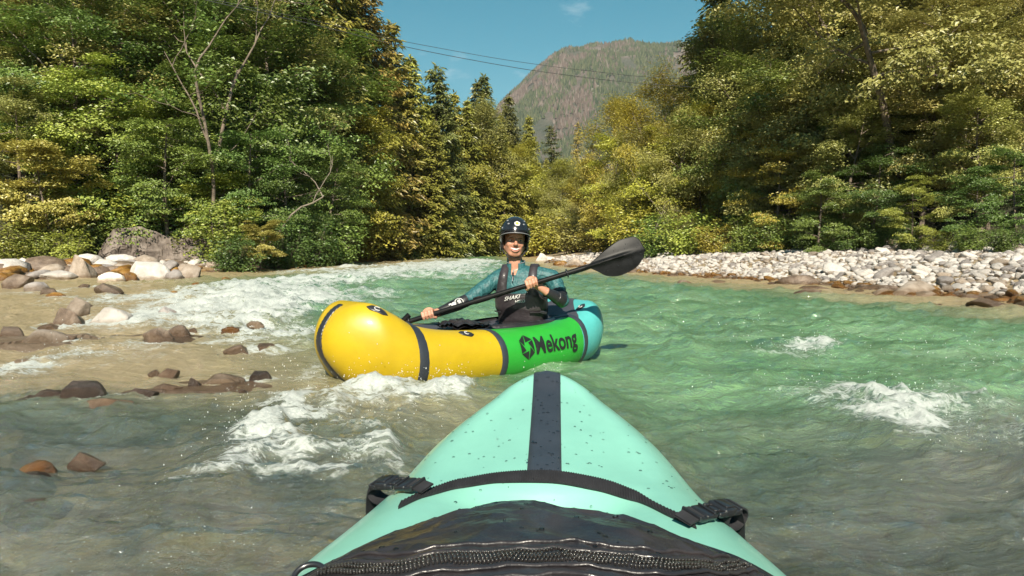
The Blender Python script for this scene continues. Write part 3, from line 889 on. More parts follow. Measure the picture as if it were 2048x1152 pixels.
d = N(n, 'ShaderNodeBsdfDiffuse'); l.new(r1.outputs[0], d.inputs[0]); l.new(d.outputs[0], out.inputs['Surface'])
tag(mb.obj('mountain_forest', m, smooth=False), kind='stuff')
# ------------------------------------------------------------------ rocks
def ico(sub):
    bm = bmesh.new()
    bmesh.ops.create_icosphere(bm, subdivisions=sub, radius=1.0)
    bm.verts.index_update()
    v = np.array([x.co[:] for x in bm.verts]); f = np.array([[q.index for q in x.verts] for x in bm.faces])
    bm.free()
    return v, f
ICO = {s: ico(s) for s in (1, 2, 3, 4)}

def rock_shape(sub, seed, angular):
    v, f = ICO[sub]
    v = v.copy()
    rs = np.random.default_rng(seed)
    if angular:
        for _ in range(11):
            nrm = rs.normal(size=3); nrm /= np.linalg.norm(nrm)
            c = rs.uniform(.45, .8)
            d = v @ nrm
            v = v - np.outer(np.maximum(d - c, 0) * .93, nrm)
        v = v * (1 + .14 * (fbm3(v * 2.0 + seed, 4, seed)[:, None] - .5) * 2)
    else:
        for _ in range(6):
            nrm = rs.normal(size=3); nrm /= np.linalg.norm(nrm)
            d = v @ nrm
            v = v - np.outer(np.maximum(d - rs.uniform(.55, .85), 0) * .7, nrm)
        v = v * (1 + .34 * (fbm3(v * 1.0 + seed * 3.1, 3, seed)[:, None] - .5) * 2)
        if sub > 2: v = v * (1 + .10 * (fbm3(v * 4.0 + seed, 3, seed + 5)[:, None] - .5) * 2)
    v -= (v.max(0) + v.min(0)) / 2
    v /= np.abs(v).max(0)
    return v, f

SHAPES = {}
for i in range(6):
    for ang_ in (0, 1):
        SHAPES[(ang_, i)] = rock_shape(4, 10 + i * 2 + ang_, ang_ == 1)
for i, (x, y, z, ww, hh, mat, kind, lab) in enumerate(ROCKPOS):
    v, f = SHAPES[(0 if kind else 1, i % 6)]
    a = RNG.uniform(0, 6.28) if kind else RNG.uniform(-.5, .5)
    bury = .25 if z > .05 else .5
    R = np.array([[math.cos(a), -math.sin(a), 0], [math.sin(a), math.cos(a), 0], [0, 0, 1]])
    sc = np.array([ww / 2 * 1.05, ww / 2 * .8, hh * (.5 + bury * .5) + .015])
    mb = MB(); mb.add((v @ R.T) * sc, f)
    o = mb.obj('boulder' if ww > .5 else 'rock', M[mat])
    o.location = (x, y, z + hh - sc[2])
    tag(o, lab, 'rock')

# cobbles of the gravel bar
k = 34000
cy_ = 8.5 + 38 * RNG.uniform(0, 1, k) ** 1.5
cx_ = _xr(cy_) + RNG.uniform(-1.0, 8.0, k)
d_, land_, sr_, sl_, sf_ = depth_at(cx_, cy_)
ok = (sr_ > -.55) & (sr_ < 7.3 + RNG.normal(0, .5, k)) & (np.abs(cx_ / cy_) < .80)
cx_, cy_, sr_ = cx_[ok], cy_[ok], sr_[ok]
cr_ = np.clip(RNG.lognormal(math.log(.046), .42, len(cx_)), .03, .22)
order = np.argsort(-cr_)
cx_, cy_, sr_, cr_ = cx_[order], cy_[order], sr_[order], cr_[order]
keep, cells = [], {}
for i in range(len(cx_)):
    kx, ky = int(cx_[i] // .35), int(cy_[i] // .35)
    good = True
    for ax in (-1, 0, 1):
        for ay in (-1, 0, 1):
            for j in cells.get((kx + ax, ky + ay), ()):
                if (cx_[i] - cx_[j]) ** 2 + (cy_[i] - cy_[j]) ** 2 < ((cr_[i] + cr_[j]) * .80) ** 2:
                    good = False; break
            if not good: break
        if not good: break
    if good:
        keep.append(i); cells.setdefault((kx, ky), []).append(i)
keep = np.array(keep)
cx_, cy_, sr_, cr_ = cx_[keep], cy_[keep], sr_[keep], cr_[keep]
cz_ = ground(cx_, cy_)
vis = np.abs(cx_ / cy_) < .69
big = np.argsort(-(cr_ / cy_) * vis)[:296]
isbig = np.zeros(len(cx_), bool); isbig[big] = True
COBV = [rock_shape(3, 200 + i, i % 3 == 0) for i in range(8)]
cmesh = {}
for i, (v, f) in enumerate(COBV):
    for mt in ('rock_white', 'rock_tan', 'rock_grey', 'rock_orange', 'rock_brown'):
        mb = MB(); mb.add(v, f); cmesh[(i, mt)] = mb.to_mesh('cobble', M[mt])
LABS = {'rock_white': ('pale limestone cobble among the many lying on the gravel bar', 'pale cobbles of the gravel bar'),
        'rock_tan': ('tan rounded cobble among the many lying on the gravel bar', 'tan cobbles of the gravel bar'),
        'rock_grey': ('grey rounded cobble among the many lying on the gravel bar', 'grey cobbles of the gravel bar'),
        'rock_orange': ('orange algae stained cobble along the water line of the gravel bar', 'stained cobbles at the water line'),
        'rock_brown': ('dark wet brown cobble along the water line of the gravel bar', 'wet cobbles at the water line')}
def cob_mat(s, r):
    if s < .03: return 'rock_orange' if r < .72 else 'rock_brown'
    if s < .25 and r < .3: return 'rock_orange' if r < .2 else 'rock_brown'
    return 'rock_white' if r < .66 else ('rock_tan' if r < .78 else 'rock_grey')
SM = {}
SMALLV = [rock_shape(2, 300 + i, False) for i in range(5)]
for i in range(len(cx_)):
    mt = cob_mat(sr_[i], RNG.uniform())
    s = cr_[i]
    sc = np.array([s * RNG.uniform(.95, 1.35), s * RNG.uniform(.8, 1.0), s * RNG.uniform(.5, .75)])
    a = RNG.uniform(0, 6.28); tx_, ty_ = RNG.normal(0, .22, 2)
    if isbig[i]:
        o = bpy.data.objects.new('cobble', cmesh[(int(RNG.integers(8)), mt)])
        COL.objects.link(o)
        o.location = (cx_[i], cy_[i], max(cz_[i], -.12) + sc[2] * .45)
        o.scale = sc
        o.rotation_euler = (tx_, ty_, a)
        tag(o, LABS[mt][0], 'cobble', LABS[mt][1])
    else:
        v, f = SMALLV[int(RNG.integers(5))]
        R = np.array(Matrix.Rotation(a, 3, 'Z') @ Matrix.Rotation(tx_, 3, 'X') @ Matrix.Rotation(ty_, 3, 'Y'))
        SM.setdefault(mt, []).append(((v * sc) @ R.T + np.array([cx_[i], cy_[i], max(cz_[i], -.12) + sc[2] * .4]), f))
mb = MB(); mats = []; rnd = []
for mt, L in SM.items():
    for v, f in L: mb.add(v, f, len(mats)); rnd.append(np.full(len(v), RNG.uniform()))
    mats.append(M[mt])
tag(mb.obj('gravel', mats), kind='stuff')

# algae-stained small stones along the left water line and the far ledge, and stones under the shallows
def scatter_rocks(npts, fx, fy, cond, size, mats_w, name, flat=.55, lift=.3):
    mb = MB(); names = list(mats_w); cnt = 0
    x, y = fx(npts), fy(npts)
    d, land, sr, sl, sf = depth_at(x, y)
    z = ground(x, y)
    ok = cond(x, y, d, sr, sl)
    pr = np.array([mats_w[q] for q in names]); pr = pr / pr.sum()
    for i in np.nonzero(ok)[0]:
        v, f = SMALLV[int(RNG.integers(5))]
        s = np.clip(RNG.lognormal(math.log(size), .5), size * .4, size * (3.0 if y[i] > 5 else 1.3))
        sc = np.array([s * RNG.uniform(.9, 1.5), s * RNG.uniform(.7, 1.1), s * flat * RNG.uniform(.7, 1.2)])
        a = RNG.uniform(0, 6.28)
        R = np.array(Matrix.Rotation(a, 3, 'Z') @ Matrix.Rotation(RNG.normal(0, .25), 3, 'X'))
        mb.add((v * sc) @ R.T + np.array([x[i], y[i], z[i] + sc[2] * lift]), f, int(RNG.choice(len(names), p=pr)))
    tag(mb.obj(name, [M[q] for q in names]), kind='stuff')
scatter_rocks(3200, lambda k: RNG.uniform(-15, -5, k), lambda k: RNG.uniform(15, 48, k), lambda x, y, d, sr, sl: (sl > -.6) & (sl < 1.0), .17,
              {'rock_orange': .42, 'rock_brown': .28, 'rock_tan': .2, 'rock_grey': .1}, 'bank_rubble')
scatter_rocks(2600, lambda k: RNG.uniform(-16, -5, k), lambda k: RNG.uniform(15, 48, k), lambda x, y, d, sr, sl: (sl > .5) & (sl < 3.0), .17,
              {'rock_tan': .34, 'rock_grey': .26, 'rock_white': .36, 'rock_brown': .04}, 'dry_rubble')
scatter_rocks(1000, lambda k: RNG.uniform(-8, 1.6, k), lambda k: RNG.uniform(3.4, 11, k), lambda x, y, d, sr, sl: (d > .02) & (d < .42) & (np.abs(x) < y * .75 + .3), .085,
              {'rock_tan': .62, 'rock_brown': .18, 'rock_dark': .05, 'rock_grey': .1, 'rock_orange': .08}, 'riverbed_stones', .5, .1)
scatter_rocks(700, lambda k: RNG.uniform(3, 9, k), lambda k: RNG.uniform(8, 30, k), lambda x, y, d, sr, sl: (sr < 0) & (sr > -2.0), .13,
              {'rock_brown': .45, 'rock_orange': .25, 'rock_tan': .3}, 'riverbed_cobbles', .5, .1)

# rocky cut banks
def rock_bank(p0, p1, z0, z1, depth, label, mat, seed, nu=120, nv=36):
    p0, p1 = np.array(p0), np.array(p1)
    u = np.linspace(0, 1, nu); v = np.linspace(0, 1, nv)
    U, V = np.meshgrid(u, v, indexing='ij')
    nrm = np.array([(p1 - p0)[1], -(p1 - p0)[0]]); nrm /= np.linalg.norm(nrm)
    if nrm[1] > 0: nrm = -nrm
    L = np.linalg.norm(p1 - p0)
    top = z1 * (0.75 + .5 * fbm2(u * L * .9, u * 0 + seed, 3, seed))
    edge = np.minimum(1, np.minimum(u, 1 - u) * 7) ** .6
    zz = z0 + (top * edge)[:, None] * np.minimum(V * 1.25, 1)
    back = np.where(V > .8, (V - .8) * 5, 0) * depth
    s = U * L; t = V * z1 * 1.25
    bump = .34 * (ridge2(s * 1.1 + seed, t * 1.0, 4, seed + 3) - .5) + .22 * (np.floor(fbm2(s * 1.7, t * 1.6, 3, seed + 8) * 7) / 7 - .5)
    off = .35 * V - bump * (1 - .6 * np.clip((V - .8) * 5, 0, 1)) + back
    P = np.stack([p0[0] + (p1 - p0)[0] * U - nrm[0] * off, p0[1] + (p1 - p0)[1] * U - nrm[1] * off, zz], -1)
    mb = MB(); mb.grid(P, flip=True)
    c = (p0 + p1) / 2
    o = mb.obj('rock_bank', M[mat], origin=(c[0], c[1], z0), smooth=False)
    return tag(o, label, 'rock face')
M['rock_cut'] = rock_mat('rock_cut', [(0.09, 0.07, 0.06), (0.24, 0.195, 0.165), (0.40, 0.34, 0.30)], scale=.5)
M['earth'] = rock_mat('earth', [(0.10, 0.07, 0.04), (0.24, 0.17, 0.10), (0.36, 0.28, 0.19)], scale=.7)
A = at(190, 520, 23.5); B = at(436, 520, 25.0)
rock_bank((A[0], A[1]), (B[0], B[1]), .22, 1.05, 1.2, 'fractured grey-brown rock face under the left bank shrubs', 'rock_cut', 3)
A = at(600, 515, 37); B = at(790, 512, 44)
rock_bank((A[0], A[1]), (B[0], B[1]), .1, .62, 1.4, 'low pale broken rock bank upstream of the ledge', 'rock_cut', 9)
A = at(1635, 500, 22.5); B = at(1735, 498, 21.5)
rock_bank((A[0], A[1]), (B[0], B[1]), .66, .5, .8, 'bare brown earth scar at the top of the gravel bar', 'earth', 14, 50, 20)
# low ledge upstream on the left
def ledge(p0, p1, w, h, label, seed, mat='rock_orange'):
    p0, p1 = np.array(p0), np.array(p1)
    U, V = np.meshgrid(np.linspace(0, 1, 90), np.linspace(0, 1, 26), indexing='ij')
    L = np.linalg.norm(p1 - p0); t = (p1 - p0) / L; nn = np.array([-t[1], t[0]])
    prof = np.minimum(1, np.minimum(V, 1 - V) * 5) ** .6 * np.minimum(1, np.minimum(U, 1 - U) * 6) ** .6
    z = h * prof * (.55 + .9 * (np.floor(fbm2(U * L * .8, V * w * .9, 3, seed) * 6) / 6)) - .06 + .05 * (fbm2(U * L * 3, V * w * 3, 3, seed + 1) - .5)
    wb = (fbm2(U * L * .6, V * 0, 3, seed + 2) - .5) * .8
    P = np.stack([p0[0] + t[0] * U * L + nn[0] * (V - .5 + wb * .3) * w, p0[1] + t[1] * U * L + nn[1] * (V - .5 + wb * .3) * w, z], -1)
    mb = MB(); mb.grid(P)
    c = (p0 + p1) / 2
    return tag(mb.obj('rock_ledge', M[mat], origin=(c[0], c[1], 0), smooth=False), label, 'rock')
A = on_plane(430, 538, 0); B = on_plane(660, 531, 0)
ledge((A[0], A[1]), (B[0], B[1]), 3.0, .22, 'long low ledge of orange stained bedrock along the left water line', 21)
A = on_plane(640, 526, 0); B = on_plane(800, 521, 0)
ledge((A[0], A[1]), (B[0], B[1]), 2.5, .25, 'dark low rock ledge reaching into the far rapid', 25)
A = on_plane(-40, 812, 0); B = on_plane(330, 800, 0)
ledge((A[0], A[1]), (B[0], B[1]), .45, .085, 'long dark wet ledge under the round dark boulder in the shoal', 31, 'rock_dark')
A = on_plane(230, 776, 0); B = on_plane(600, 772, 0)
ledge((A[0], A[1]), (B[0], B[1]), .6, .07, 'low brown ledge with water running over it toward the yellow bow', 33, 'rock_brown')
A = on_plane(-60, 690, 0); B = on_plane(190, 684, 0)
ledge((A[0], A[1]), (B[0], B[1]), .9, .10, 'low tan ledge below the white boulder cluster', 37, 'rock_tan')
A = on_plane(150, 668, 0); B = on_plane(420, 680, 0)
ledge((A[0], A[1]), (B[0], B[1]), .7, .06, 'thin brown ledge between the white boulder and the smooth boulder pair', 39, 'rock_brown')
# ------------------------------------------------------------------ trees
def unit(v):
    return v / (np.linalg.norm(v, axis=-1, keepdims=True) + 1e-9)

def leaves_mesh(C, D, NRM, ln, wd, rs, mats=(), name='crown', shade=None):
    """one small folded leaf per row: C base points, D directions, NRM face normals"""
    k = len(C)
    D = unit(D); S = unit(np.cross(D, NRM)); U = np.cross(S, D)
    ln = (ln * rs.uniform(.7, 1.25, k))[:, None]; wd = (wd * rs.uniform(.75, 1.2, k))[:, None]
    V = np.zeros((k, 4, 3))
    V[:, 0] = C
    V[:, 1] = C + D * ln * .45 + S * wd * .5 + U * wd * .18
    V[:, 2] = C + D * ln - U * ln * .12
    V[:, 3] = C + D * ln * .45 - S * wd * .5 + U * wd * .18
    F = np.arange(k)[:, None] * 4 + np.arange(4)[None]
    mb = MB(); mb.add(V.reshape(-1, 3), F)
    r = rs.uniform(0, 1, k) if shade is None else np.clip(shade, 0, 1)
    mb.attr['rnd'] = np.repeat(r, 4)
    return mb.to_mesh(name, list(mats), smooth=False)

def wander(p0, d0, L, n, rs, wob=.12, up=0.0):
    pts = [np.array(p0, float)]
    d = np.array(d0, float); d /= np.linalg.norm(d)
    for i in range(n):
        d = d + rs.normal(0, wob, 3) + np.array([0, 0, up])
        d /= np.linalg.norm(d)
        pts.append(pts[-1] + d * L / n)
    return np.array(pts)

def broadleaf(seed, H=9.0, base=.22, spread=2.6, layered=.34, nlimb=17, per=70, leaf=(.15, .095), lean=0.0, csize=.62, droop=0.0, bend=.05, upang=(15, 55), ntwig=5):
    rs = np.random.default_rng(seed)
    tb = MB()
    la = rs.uniform(0, 6.28)
    tr = wander((0, 0, -.4), (math.cos(la) * lean, math.sin(la) * lean, 1), H * .95, 12, rs, bend, .02)
    R0 = .014 * H + .02
    tb.tube(tr, R0 * (1 - np.linspace(0, .9, 13)) ** .8, 8)
    cl = []
    for i in range(nlimb):
        f = base + (1 - base) * ((i + .5) / nlimb) ** .9
        k = f * 12; j = int(min(11, k)); p = tr[j] + (tr[j + 1] - tr[j]) * (k - j)
        prof = max(.22, math.sqrt(max(0, 1 - ((f - .55) / .52) ** 2)))
        L = spread * prof * rs.uniform(.7, 1.2)
        az = i * 2.4 + rs.uniform(-.5, .5); el = math.radians(rs.uniform(*upang)) * (1 if f < .85 else 1.4)
        limb = wander(p, (math.cos(az) * math.cos(el), math.sin(az) * math.cos(el), math.sin(el)), L, 6, rs, .14, -.02 - droop * .1)
        tb.tube(limb, max(.012, R0 * .45 * (1 - f * .6)) * np.linspace(1, .25, 7), 5, caps=False)
        for t in range(ntwig):
            q = limb[2 + (t * 4) // max(1, ntwig - 1)] if ntwig > 1 else limb[6]
            ta = az + rs.uniform(-1.3, 1.3); te = rs.uniform(-.25, .6) - droop
            tl = L * rs.uniform(.22, .45)
            tw = wander(q, (math.cos(ta), math.sin(ta), te), tl, 3, rs, .15)
            tb.tube(tw, [.012, .009, .007, .004], 3, caps=False)
            cl.append(tw[-1]); 
            if rs.uniform() < .6: cl.append(tw[1])
        cl.append(limb[-1])
    cl.append(tr[-1])
    cl = np.array(cl)
    ctr = np.array([tr[6][0], tr[6][1], H * .55])
    C, Nn, D, sh = [], [], [], []
    leaf = (leaf[0] * .98, leaf[1] * 1.02)
    for c in cl:
        m_ = int(per * 1.65 * rs.uniform(.6, 1.4))
        R = csize * rs.uniform(.65, 1.3)
        g = rs.normal(0, 1, (m_, 3)); g /= np.maximum(1, np.linalg.norm(g, axis=1) / 1.7)[:, None]
        o = g * np.array([R * .62, R * .62, R * .62 * layered])
        o[:, 2] -= .25 * (o[:, 0] ** 2 + o[:, 1] ** 2) / R
        C.append(c + o)
        outw = unit((c - ctr)[None] + o * 1.5)
        Nn.append(np.array([0, 0, 1.0]) + outw * .55 + rs.normal(0, .34, (m_, 3)))
        az = rs.uniform(0, 6.28, m_)
        D.append(np.stack([np.cos(az), np.sin(az), -.25 - droop + rs.normal(0, .2, m_)], -1) + outw * .5)
        sh.append(np.clip(rs.uniform(.35, .85) + rs.normal(0, .10, m_), 0, 1))
    crown = leaves_mesh(np.vstack(C), np.vstack(D), np.vstack(Nn), leaf[0], leaf[1], rs, [M['leaf_green']], shade=np.concatenate(sh))
    return tb.to_mesh('trunk', M['bark']), crown, H

def conifer(seed, H=12.0, R=2.0, base=.06, droop=.35, irregular=.15, gap=.36, nb=7, need=(.27, .085), step=.085, sag=.0, topw=.9):
    rs = np.random.default_rng(seed)
    tb = MB()
    tr = wander((0, 0, -.4), (0, 0, 1), H + .4, 10, rs, .012)
    tb.tube(tr, (.012 * H + .03) * np.linspace(1, .05, 11), 7)
    C, Nn, D, sh = [], [], [], []
    z = base * H
    while z < H - .12:
        f = z / H
        k = min(9.99, (z + .4) / (H + .4) * 10); j = int(k); p0 = tr[j] + (tr[j + 1] - tr[j]) * (k - j)
        n_ = nb if f < .8 else nb - 2
        a0 = rs.uniform(0, 6.28)
        for b in range(n_):
            if rs.uniform() < irregular: continue
            az = a0 + b * 6.283 / n_ + rs.normal(0, .22)
            L = R * ((1 - f) ** topw) * rs.uniform(.72, 1.18) + .10
            m_ = max(3, int(L / step))
            t = np.linspace(.08, 1, m_)
            rise = .22 * (f - .35)
            zz = rise * L * t - droop * L * t ** 1.5 * (1 - f * .8) + .14 * L * np.maximum(t - .6, 0)
            P = np.stack([p0[0] + np.cos(az) * L * t, p0[1] + np.sin(az) * L * t, p0[2] + zz], -1)
            if b % 2 == 0 and L > .5: tb.tube(P[[0, m_ // 2, m_ - 1]], [.02, .013, .005], 3, caps=False)
            brv = rs.uniform(.2, .8)
            for side in (-1, 1, -1, 1):
                m2 = m_
                o = rs.normal(0, .035, (m2, 3)) * (1 + L)
                ang_ = az + side * rs.uniform(.5, 1.15, m2)
                C.append(P + o)
                D.append(np.stack([np.cos(ang_), np.sin(ang_), -.35 - sag + rs.normal(0, .25, m2)], -1))
                Nn.append(np.array([0, 0, 1.0]) + rs.normal(0, .5, (m2, 3)) + np.array([math.cos(az), math.sin(az), 0]) * .35)
                sh.append(np.clip(brv + rs.normal(0, .18, m2) + .25 * (t - .5), 0, 1))
        z += gap * (1 - .45 * f) * rs.uniform(.8, 1.2)
    t_ = np.linspace(0, 1, 14)
    C.append(np.stack([tr[-1][0] + 0 * t_, tr[-1][1] + 0 * t_, H - .5 + .45 * t_], -1)); az = rs.uniform(0, 6.28, 14)
    D.append(np.stack([np.cos(az), np.sin(az), .8 + 0 * az], -1)); Nn.append(rs.normal(0, 1, (14, 3))); sh.append(np.full(14, .6))
    crown = leaves_mesh(np.vstack(C), np.vstack(D), np.vstack(Nn), need[0], need[1], rs, [M['needle_gold']], shade=np.concatenate(sh))
    return tb.to_mesh('trunk', M['bark']), crown, H

def shrub(seed, H=2.4, W=1.5, n=44, per=75, leaf=(.11, .07)):
    rs = np.random.default_rng(seed)
    tb = MB(); cl = []
    for i in range(n):
        az = rs.uniform(0, 6.28); tilt = rs.uniform(.05, .9)
        L = H * rs.uniform(.5, 1.0) * (1 - .25 * tilt)
        st = wander((rs.normal(0, .12), rs.normal(0, .12), -.15), (math.cos(az) * tilt * W / H * 1.6, math.sin(az) * tilt * W / H * 1.6, 1), L, 5, rs, .10)
        tb.tube(st, np.linspace(.016, .004, 6), 3, caps=False)
        cl += [st[-1], st[3], st[2]] if rs.uniform() < .75 else [st[-1]]
    cl = np.array(cl); ctr = np.array([0, 0, H * .4])
    C, Nn, D, sh = [], [], [], []
    for c in cl:
        m_ = int(per * .5 * rs.uniform(.6, 1.4)); R = .30 * rs.uniform(.7, 1.3)
        o = rs.normal(0, .6, (m_, 3)) * np.array([R, R, R * .55])
        outw = unit((c - ctr)[None] + o)
        az = rs.uniform(0, 6.28, m_)
        C.append(c + o); Nn.append(np.array([0, 0, .9]) + outw * .6 + rs.normal(0, .4, (m_, 3)))
        D.append(np.stack([np.cos(az), np.sin(az), -.2 + 0 * az], -1) + outw * .5)
        sh.append(np.clip(rs.uniform(.35, .85) + rs.normal(0, .10, m_), 0, 1))
    crown = leaves_mesh(np.vstack(C), np.vstack(D), np.vstack(Nn), leaf[0], leaf[1], rs, [M['leaf_green']], name='foliage', shade=np.concatenate(sh))
    return tb.to_mesh('stems', M['bark']), crown, H

def crooked(seed, H=10.0, lean=.25, forks=3, per=26, rad=.105, sparse=1.0, bend=.12):
    """tall bare stem forking near the top with only thin foliage"""
    rs = np.random.default_rng(seed)
    tb = MB(); cl = []
    a = rs.uniform(0, 6.28)
    tr = wander((0, 0, -.4), (lean, .1 * math.sin(a), 1), H * .62, 9, rs, bend, .05)
    tb.tube(tr, rad * np.linspace(1, .62, 10), 9)
    def grow(p, d, L, r, lv):
        br = wander(p, d, L, 6, rs, .17, .05)
        tb.tube(br, r * np.linspace(1, .35, 7), 6 if lv < 2 else 4, caps=False)
        if lv >= 3:
            cl.append(br[-1]); cl.append(br[3]); return
        for _ in range(2 if lv else forks):
            j = int(rs.integers(3, 7)); dd = unit((br[-1] - br[-2])[None])[0] + rs.normal(0, .5, 3) + np.array([0, 0, .2])
            grow(br[j], dd, L * rs.uniform(.5, .8), r * .5, lv + 1)
    for q in range(forks):
        az = q * 6.28 / forks + rs.uniform(-.4, .4)
        grow(tr[int(rs.integers(6, 10))], (math.cos(az) * .55, math.sin(az) * .55, 1), H * .3, rad * .55, 1)
    for j in (3, 5, 7):
        if rs.uniform() < .7:
            az = rs.uniform(0, 6.28); grow(tr[j], (math.cos(az), math.sin(az), .45), H * .2, rad * .25, 2)
    C, Nn, D, sh = [], [], [], []
    for c in cl:
        m_ = int(per * sparse * rs.uniform(.4, 1.6)); o = rs.normal(0, .30, (m_, 3)) * np.array([1, 1, .5]); az = rs.uniform(0, 6.28, m_)
        C.append(c + o); Nn.append(np.array([0, 0, 1.]) + rs.normal(0, .5, (m_, 3))); D.append(np.stack([np.cos(az), np.sin(az), -.3 + 0 * az], -1)); sh.append(rs.uniform(.1, .9, m_))
    crown = leaves_mesh(np.vstack(C), np.vstack(D), np.vstack(Nn), .15, .09, rs, [M['leaf_green']], shade=np.concatenate(sh))
    return tb.to_mesh('trunk', M['bark_pale']), crown, H

PROTO = {
 'broad': [broadleaf(101 + i, 9.0, .18, 2.5, .34, 17, 66, lean=.08) for i in range(4)],
 'maple': [broadleaf(131 + i, 6.0, .30, 2.1, .20, 13, 80, (.15, .11), .15, .62, upang=(5, 40)) for i in range(2)],
 'beech': [broadleaf(141 + i, 8.0, .10, 2.6, .22, 19, 60, (.14, .09), .10, .66, upang=(-5, 30)) for i in range(2)],
 'willow': [broadleaf(161 + i, 10.0, .15, 2.3, .85, 19, 74, (.16, .05), .06, .62, .35, upang=(35, 70)) for i in range(3)],
 'leaner': [broadleaf(181 + i, 10.0, .45, 2.9, .26, 15, 70, (.15, .09), .55, .66, bend=.09, upang=(5, 45)) for i in range(2)],
 'spruce': [conifer(201 + i, 12.0, 2.3, .05, .35, .3, nb=8, need=(.32, .11)) for i in range(3)],
 'fir': [conifer(221 + i, 12.0, 2.6, .10, .22, .22, .38, 7, (.32, .105), .075, topw=.65) for i in range(2)],
 'pine': [conifer(241 + i, 12.0, 1.5, .45, .10, .35, .42, 6, (.22, .09), .08, topw=.5) for i in range(2)],
 'shrub': [shrub(301 + i) for i in range(3)],
 'crooked': [crooked(325, 10, .08, 2, 60, .065, bend=.05), crooked(322, 10, .24, 2, 50, .07), crooked(323, 10, -.12, 3, 28, .085), crooked(324, 9, .05, 2, 34, .06)],
}
for k_, lst in PROTO.items():
    for i_, (tm_, cm_, H_) in enumerate(lst):
        co_ = np.empty(len(cm_.vertices) * 3); cm_.vertices.foreach_get('co', co_)
        lst[i_] = (tm_, cm_, float(np.percentile(co_[2::3], 99.7)))
HALF = {'broad': 2.7, 'maple': 2.4, 'beech': 2.9, 'willow': 2.5, 'leaner': 3.2, 'spruce': 1.9, 'fir': 2.3, 'pine': 1.4, 'shrub': 1.4, 'crooked': 1.6}
NTREE = {}
def tree(kind, x, y, top, label, group=None, leaf=None, bark=None, var=None, wide=1.0, rot=None, name=None, z=None):
    i = NTREE.get(kind, 0); NTREE[kind] = i + 1
    tm, cm, H = PROTO[kind][(i if var is None else var) % len(PROTO[kind])]
    g0 = gz(x, y) if z is None else z
    s = max(.25, (top - g0) / H)
    nm = name or {'shrub': 'shrub', 'spruce': 'spruce_tree', 'fir': 'fir_tree', 'pine': 'pine_tree'}.get(kind, 'leafy_tree')
    e = thing(nm, (x, y, g0), label, 'shrub' if nm == 'shrub' else 'tree', group)
    e.rotation_euler = (0, 0, RNG.uniform(0, 6.28) if rot is None else rot)
    e.scale = (s * wide, s * wide, s)
    for me, nmx, mt in ((tm, 'stems' if kind == 'shrub' else 'trunk', bark), (cm, 'foliage' if kind == 'shrub' else 'crown', leaf)):
        o = bpy.data.objects.new(nmx, me); COL.objects.link(o); o.parent = e
        if mt:
            o.material_slots[0].link = 'OBJECT'; o.material_slots[0].material = M[mt]
    return e

def tree_px(kind, px, top_py, d, label, **kw):
    P = at(px, top_py, d)
    return tree(kind, P[0], d, P[2], label, **kw)

# --- trees one can point to
# left bank
T = tree_px
T('crooked', 404, -160, 25.5, 'tall straight trunk rising from the shrubs, bare below and forked above', bark='bark', leaf='leaf_green', var=0, rot=.2)
T('crooked', 372, -160, 27.5, 'crooked leaning trunk curving up behind the straight bare one', bark='bark', leaf='leaf_green', var=1, rot=-.3)
T('crooked', 205, -160, 29, 'slender bare double trunk standing high in the dark wood', bark='bark_pale', leaf='leaf_green', var=2, rot=.7)
T('crooked', 292, -140, 30, 'thin leaning bare trunk between the double trunk and the tall straight one', bark='bark_pale', leaf='leaf_green', var=1, rot=.25)
T('crooked', 245, -60, 30, 'thin dark bare trunk beside the slender double trunk', bark='bark', leaf='leaf_green', var=3)
T('crooked', 30, -150, 27, 'pale leaning trunk at the edge of the left wood', bark='bark_pale', leaf='leaf_olive', var=1, rot=.3)
T('crooked', 500, 230, 26, 'thin grey sapling with a bare crooked stem in the shaded hollow', bark='bark_pale', leaf='leaf_green', var=3)
T('crooked', 590, 170, 29, 'bare pale sapling among the dark shrubs next to the golden trees', bark='bark_pale', leaf='leaf_green', var=3, rot=1.9)
T('crooked', 625, 300, 30, 'cluster stem of thin bare whips leaning over the dark bank', bark='bark_pale', leaf='leaf_green', var=2, rot=2.5)
T('maple', 105, 285, 23.4, 'small yellow-green maple with layered leaves above the low bank shrubs', leaf='leaf_yellow', var=0)
T('maple', 520, 440, 23.6, 'little yellow bush-like maple leaning out over the rock face', leaf='leaf_yellow', var=1)
T('beech', 130, 120, 26, 'broad bright green tree above the small yellow maple', leaf='leaf_bright', var=0)
T('beech', 225, 150, 26.5, 'spreading bright green tree left of the tall straight bare trunk', leaf='leaf_bright', var=1)
T('beech', 30, 170, 24.5, 'olive green tree at the left end of the bank', leaf='leaf_olive', var=0)
T('beech', 330, 235, 25, 'mid green layered tree filling the gap below the crooked trunks', leaf='leaf_green', var=1)
T('beech', 300, 290, 26.2, 'low green tree with layered sprays above the rock face', leaf='leaf_green', var=0)
T('maple', 425, 345, 26, 'pale green maple sprays in front of the base of the straight trunk', leaf='leaf_bright', var=0)
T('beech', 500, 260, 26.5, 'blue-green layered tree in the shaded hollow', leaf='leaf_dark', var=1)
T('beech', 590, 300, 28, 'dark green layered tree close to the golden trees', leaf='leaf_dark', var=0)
T('broad', 650, 300, 31, 'bright green tree where the shade meets the golden trees', leaf='leaf_green')
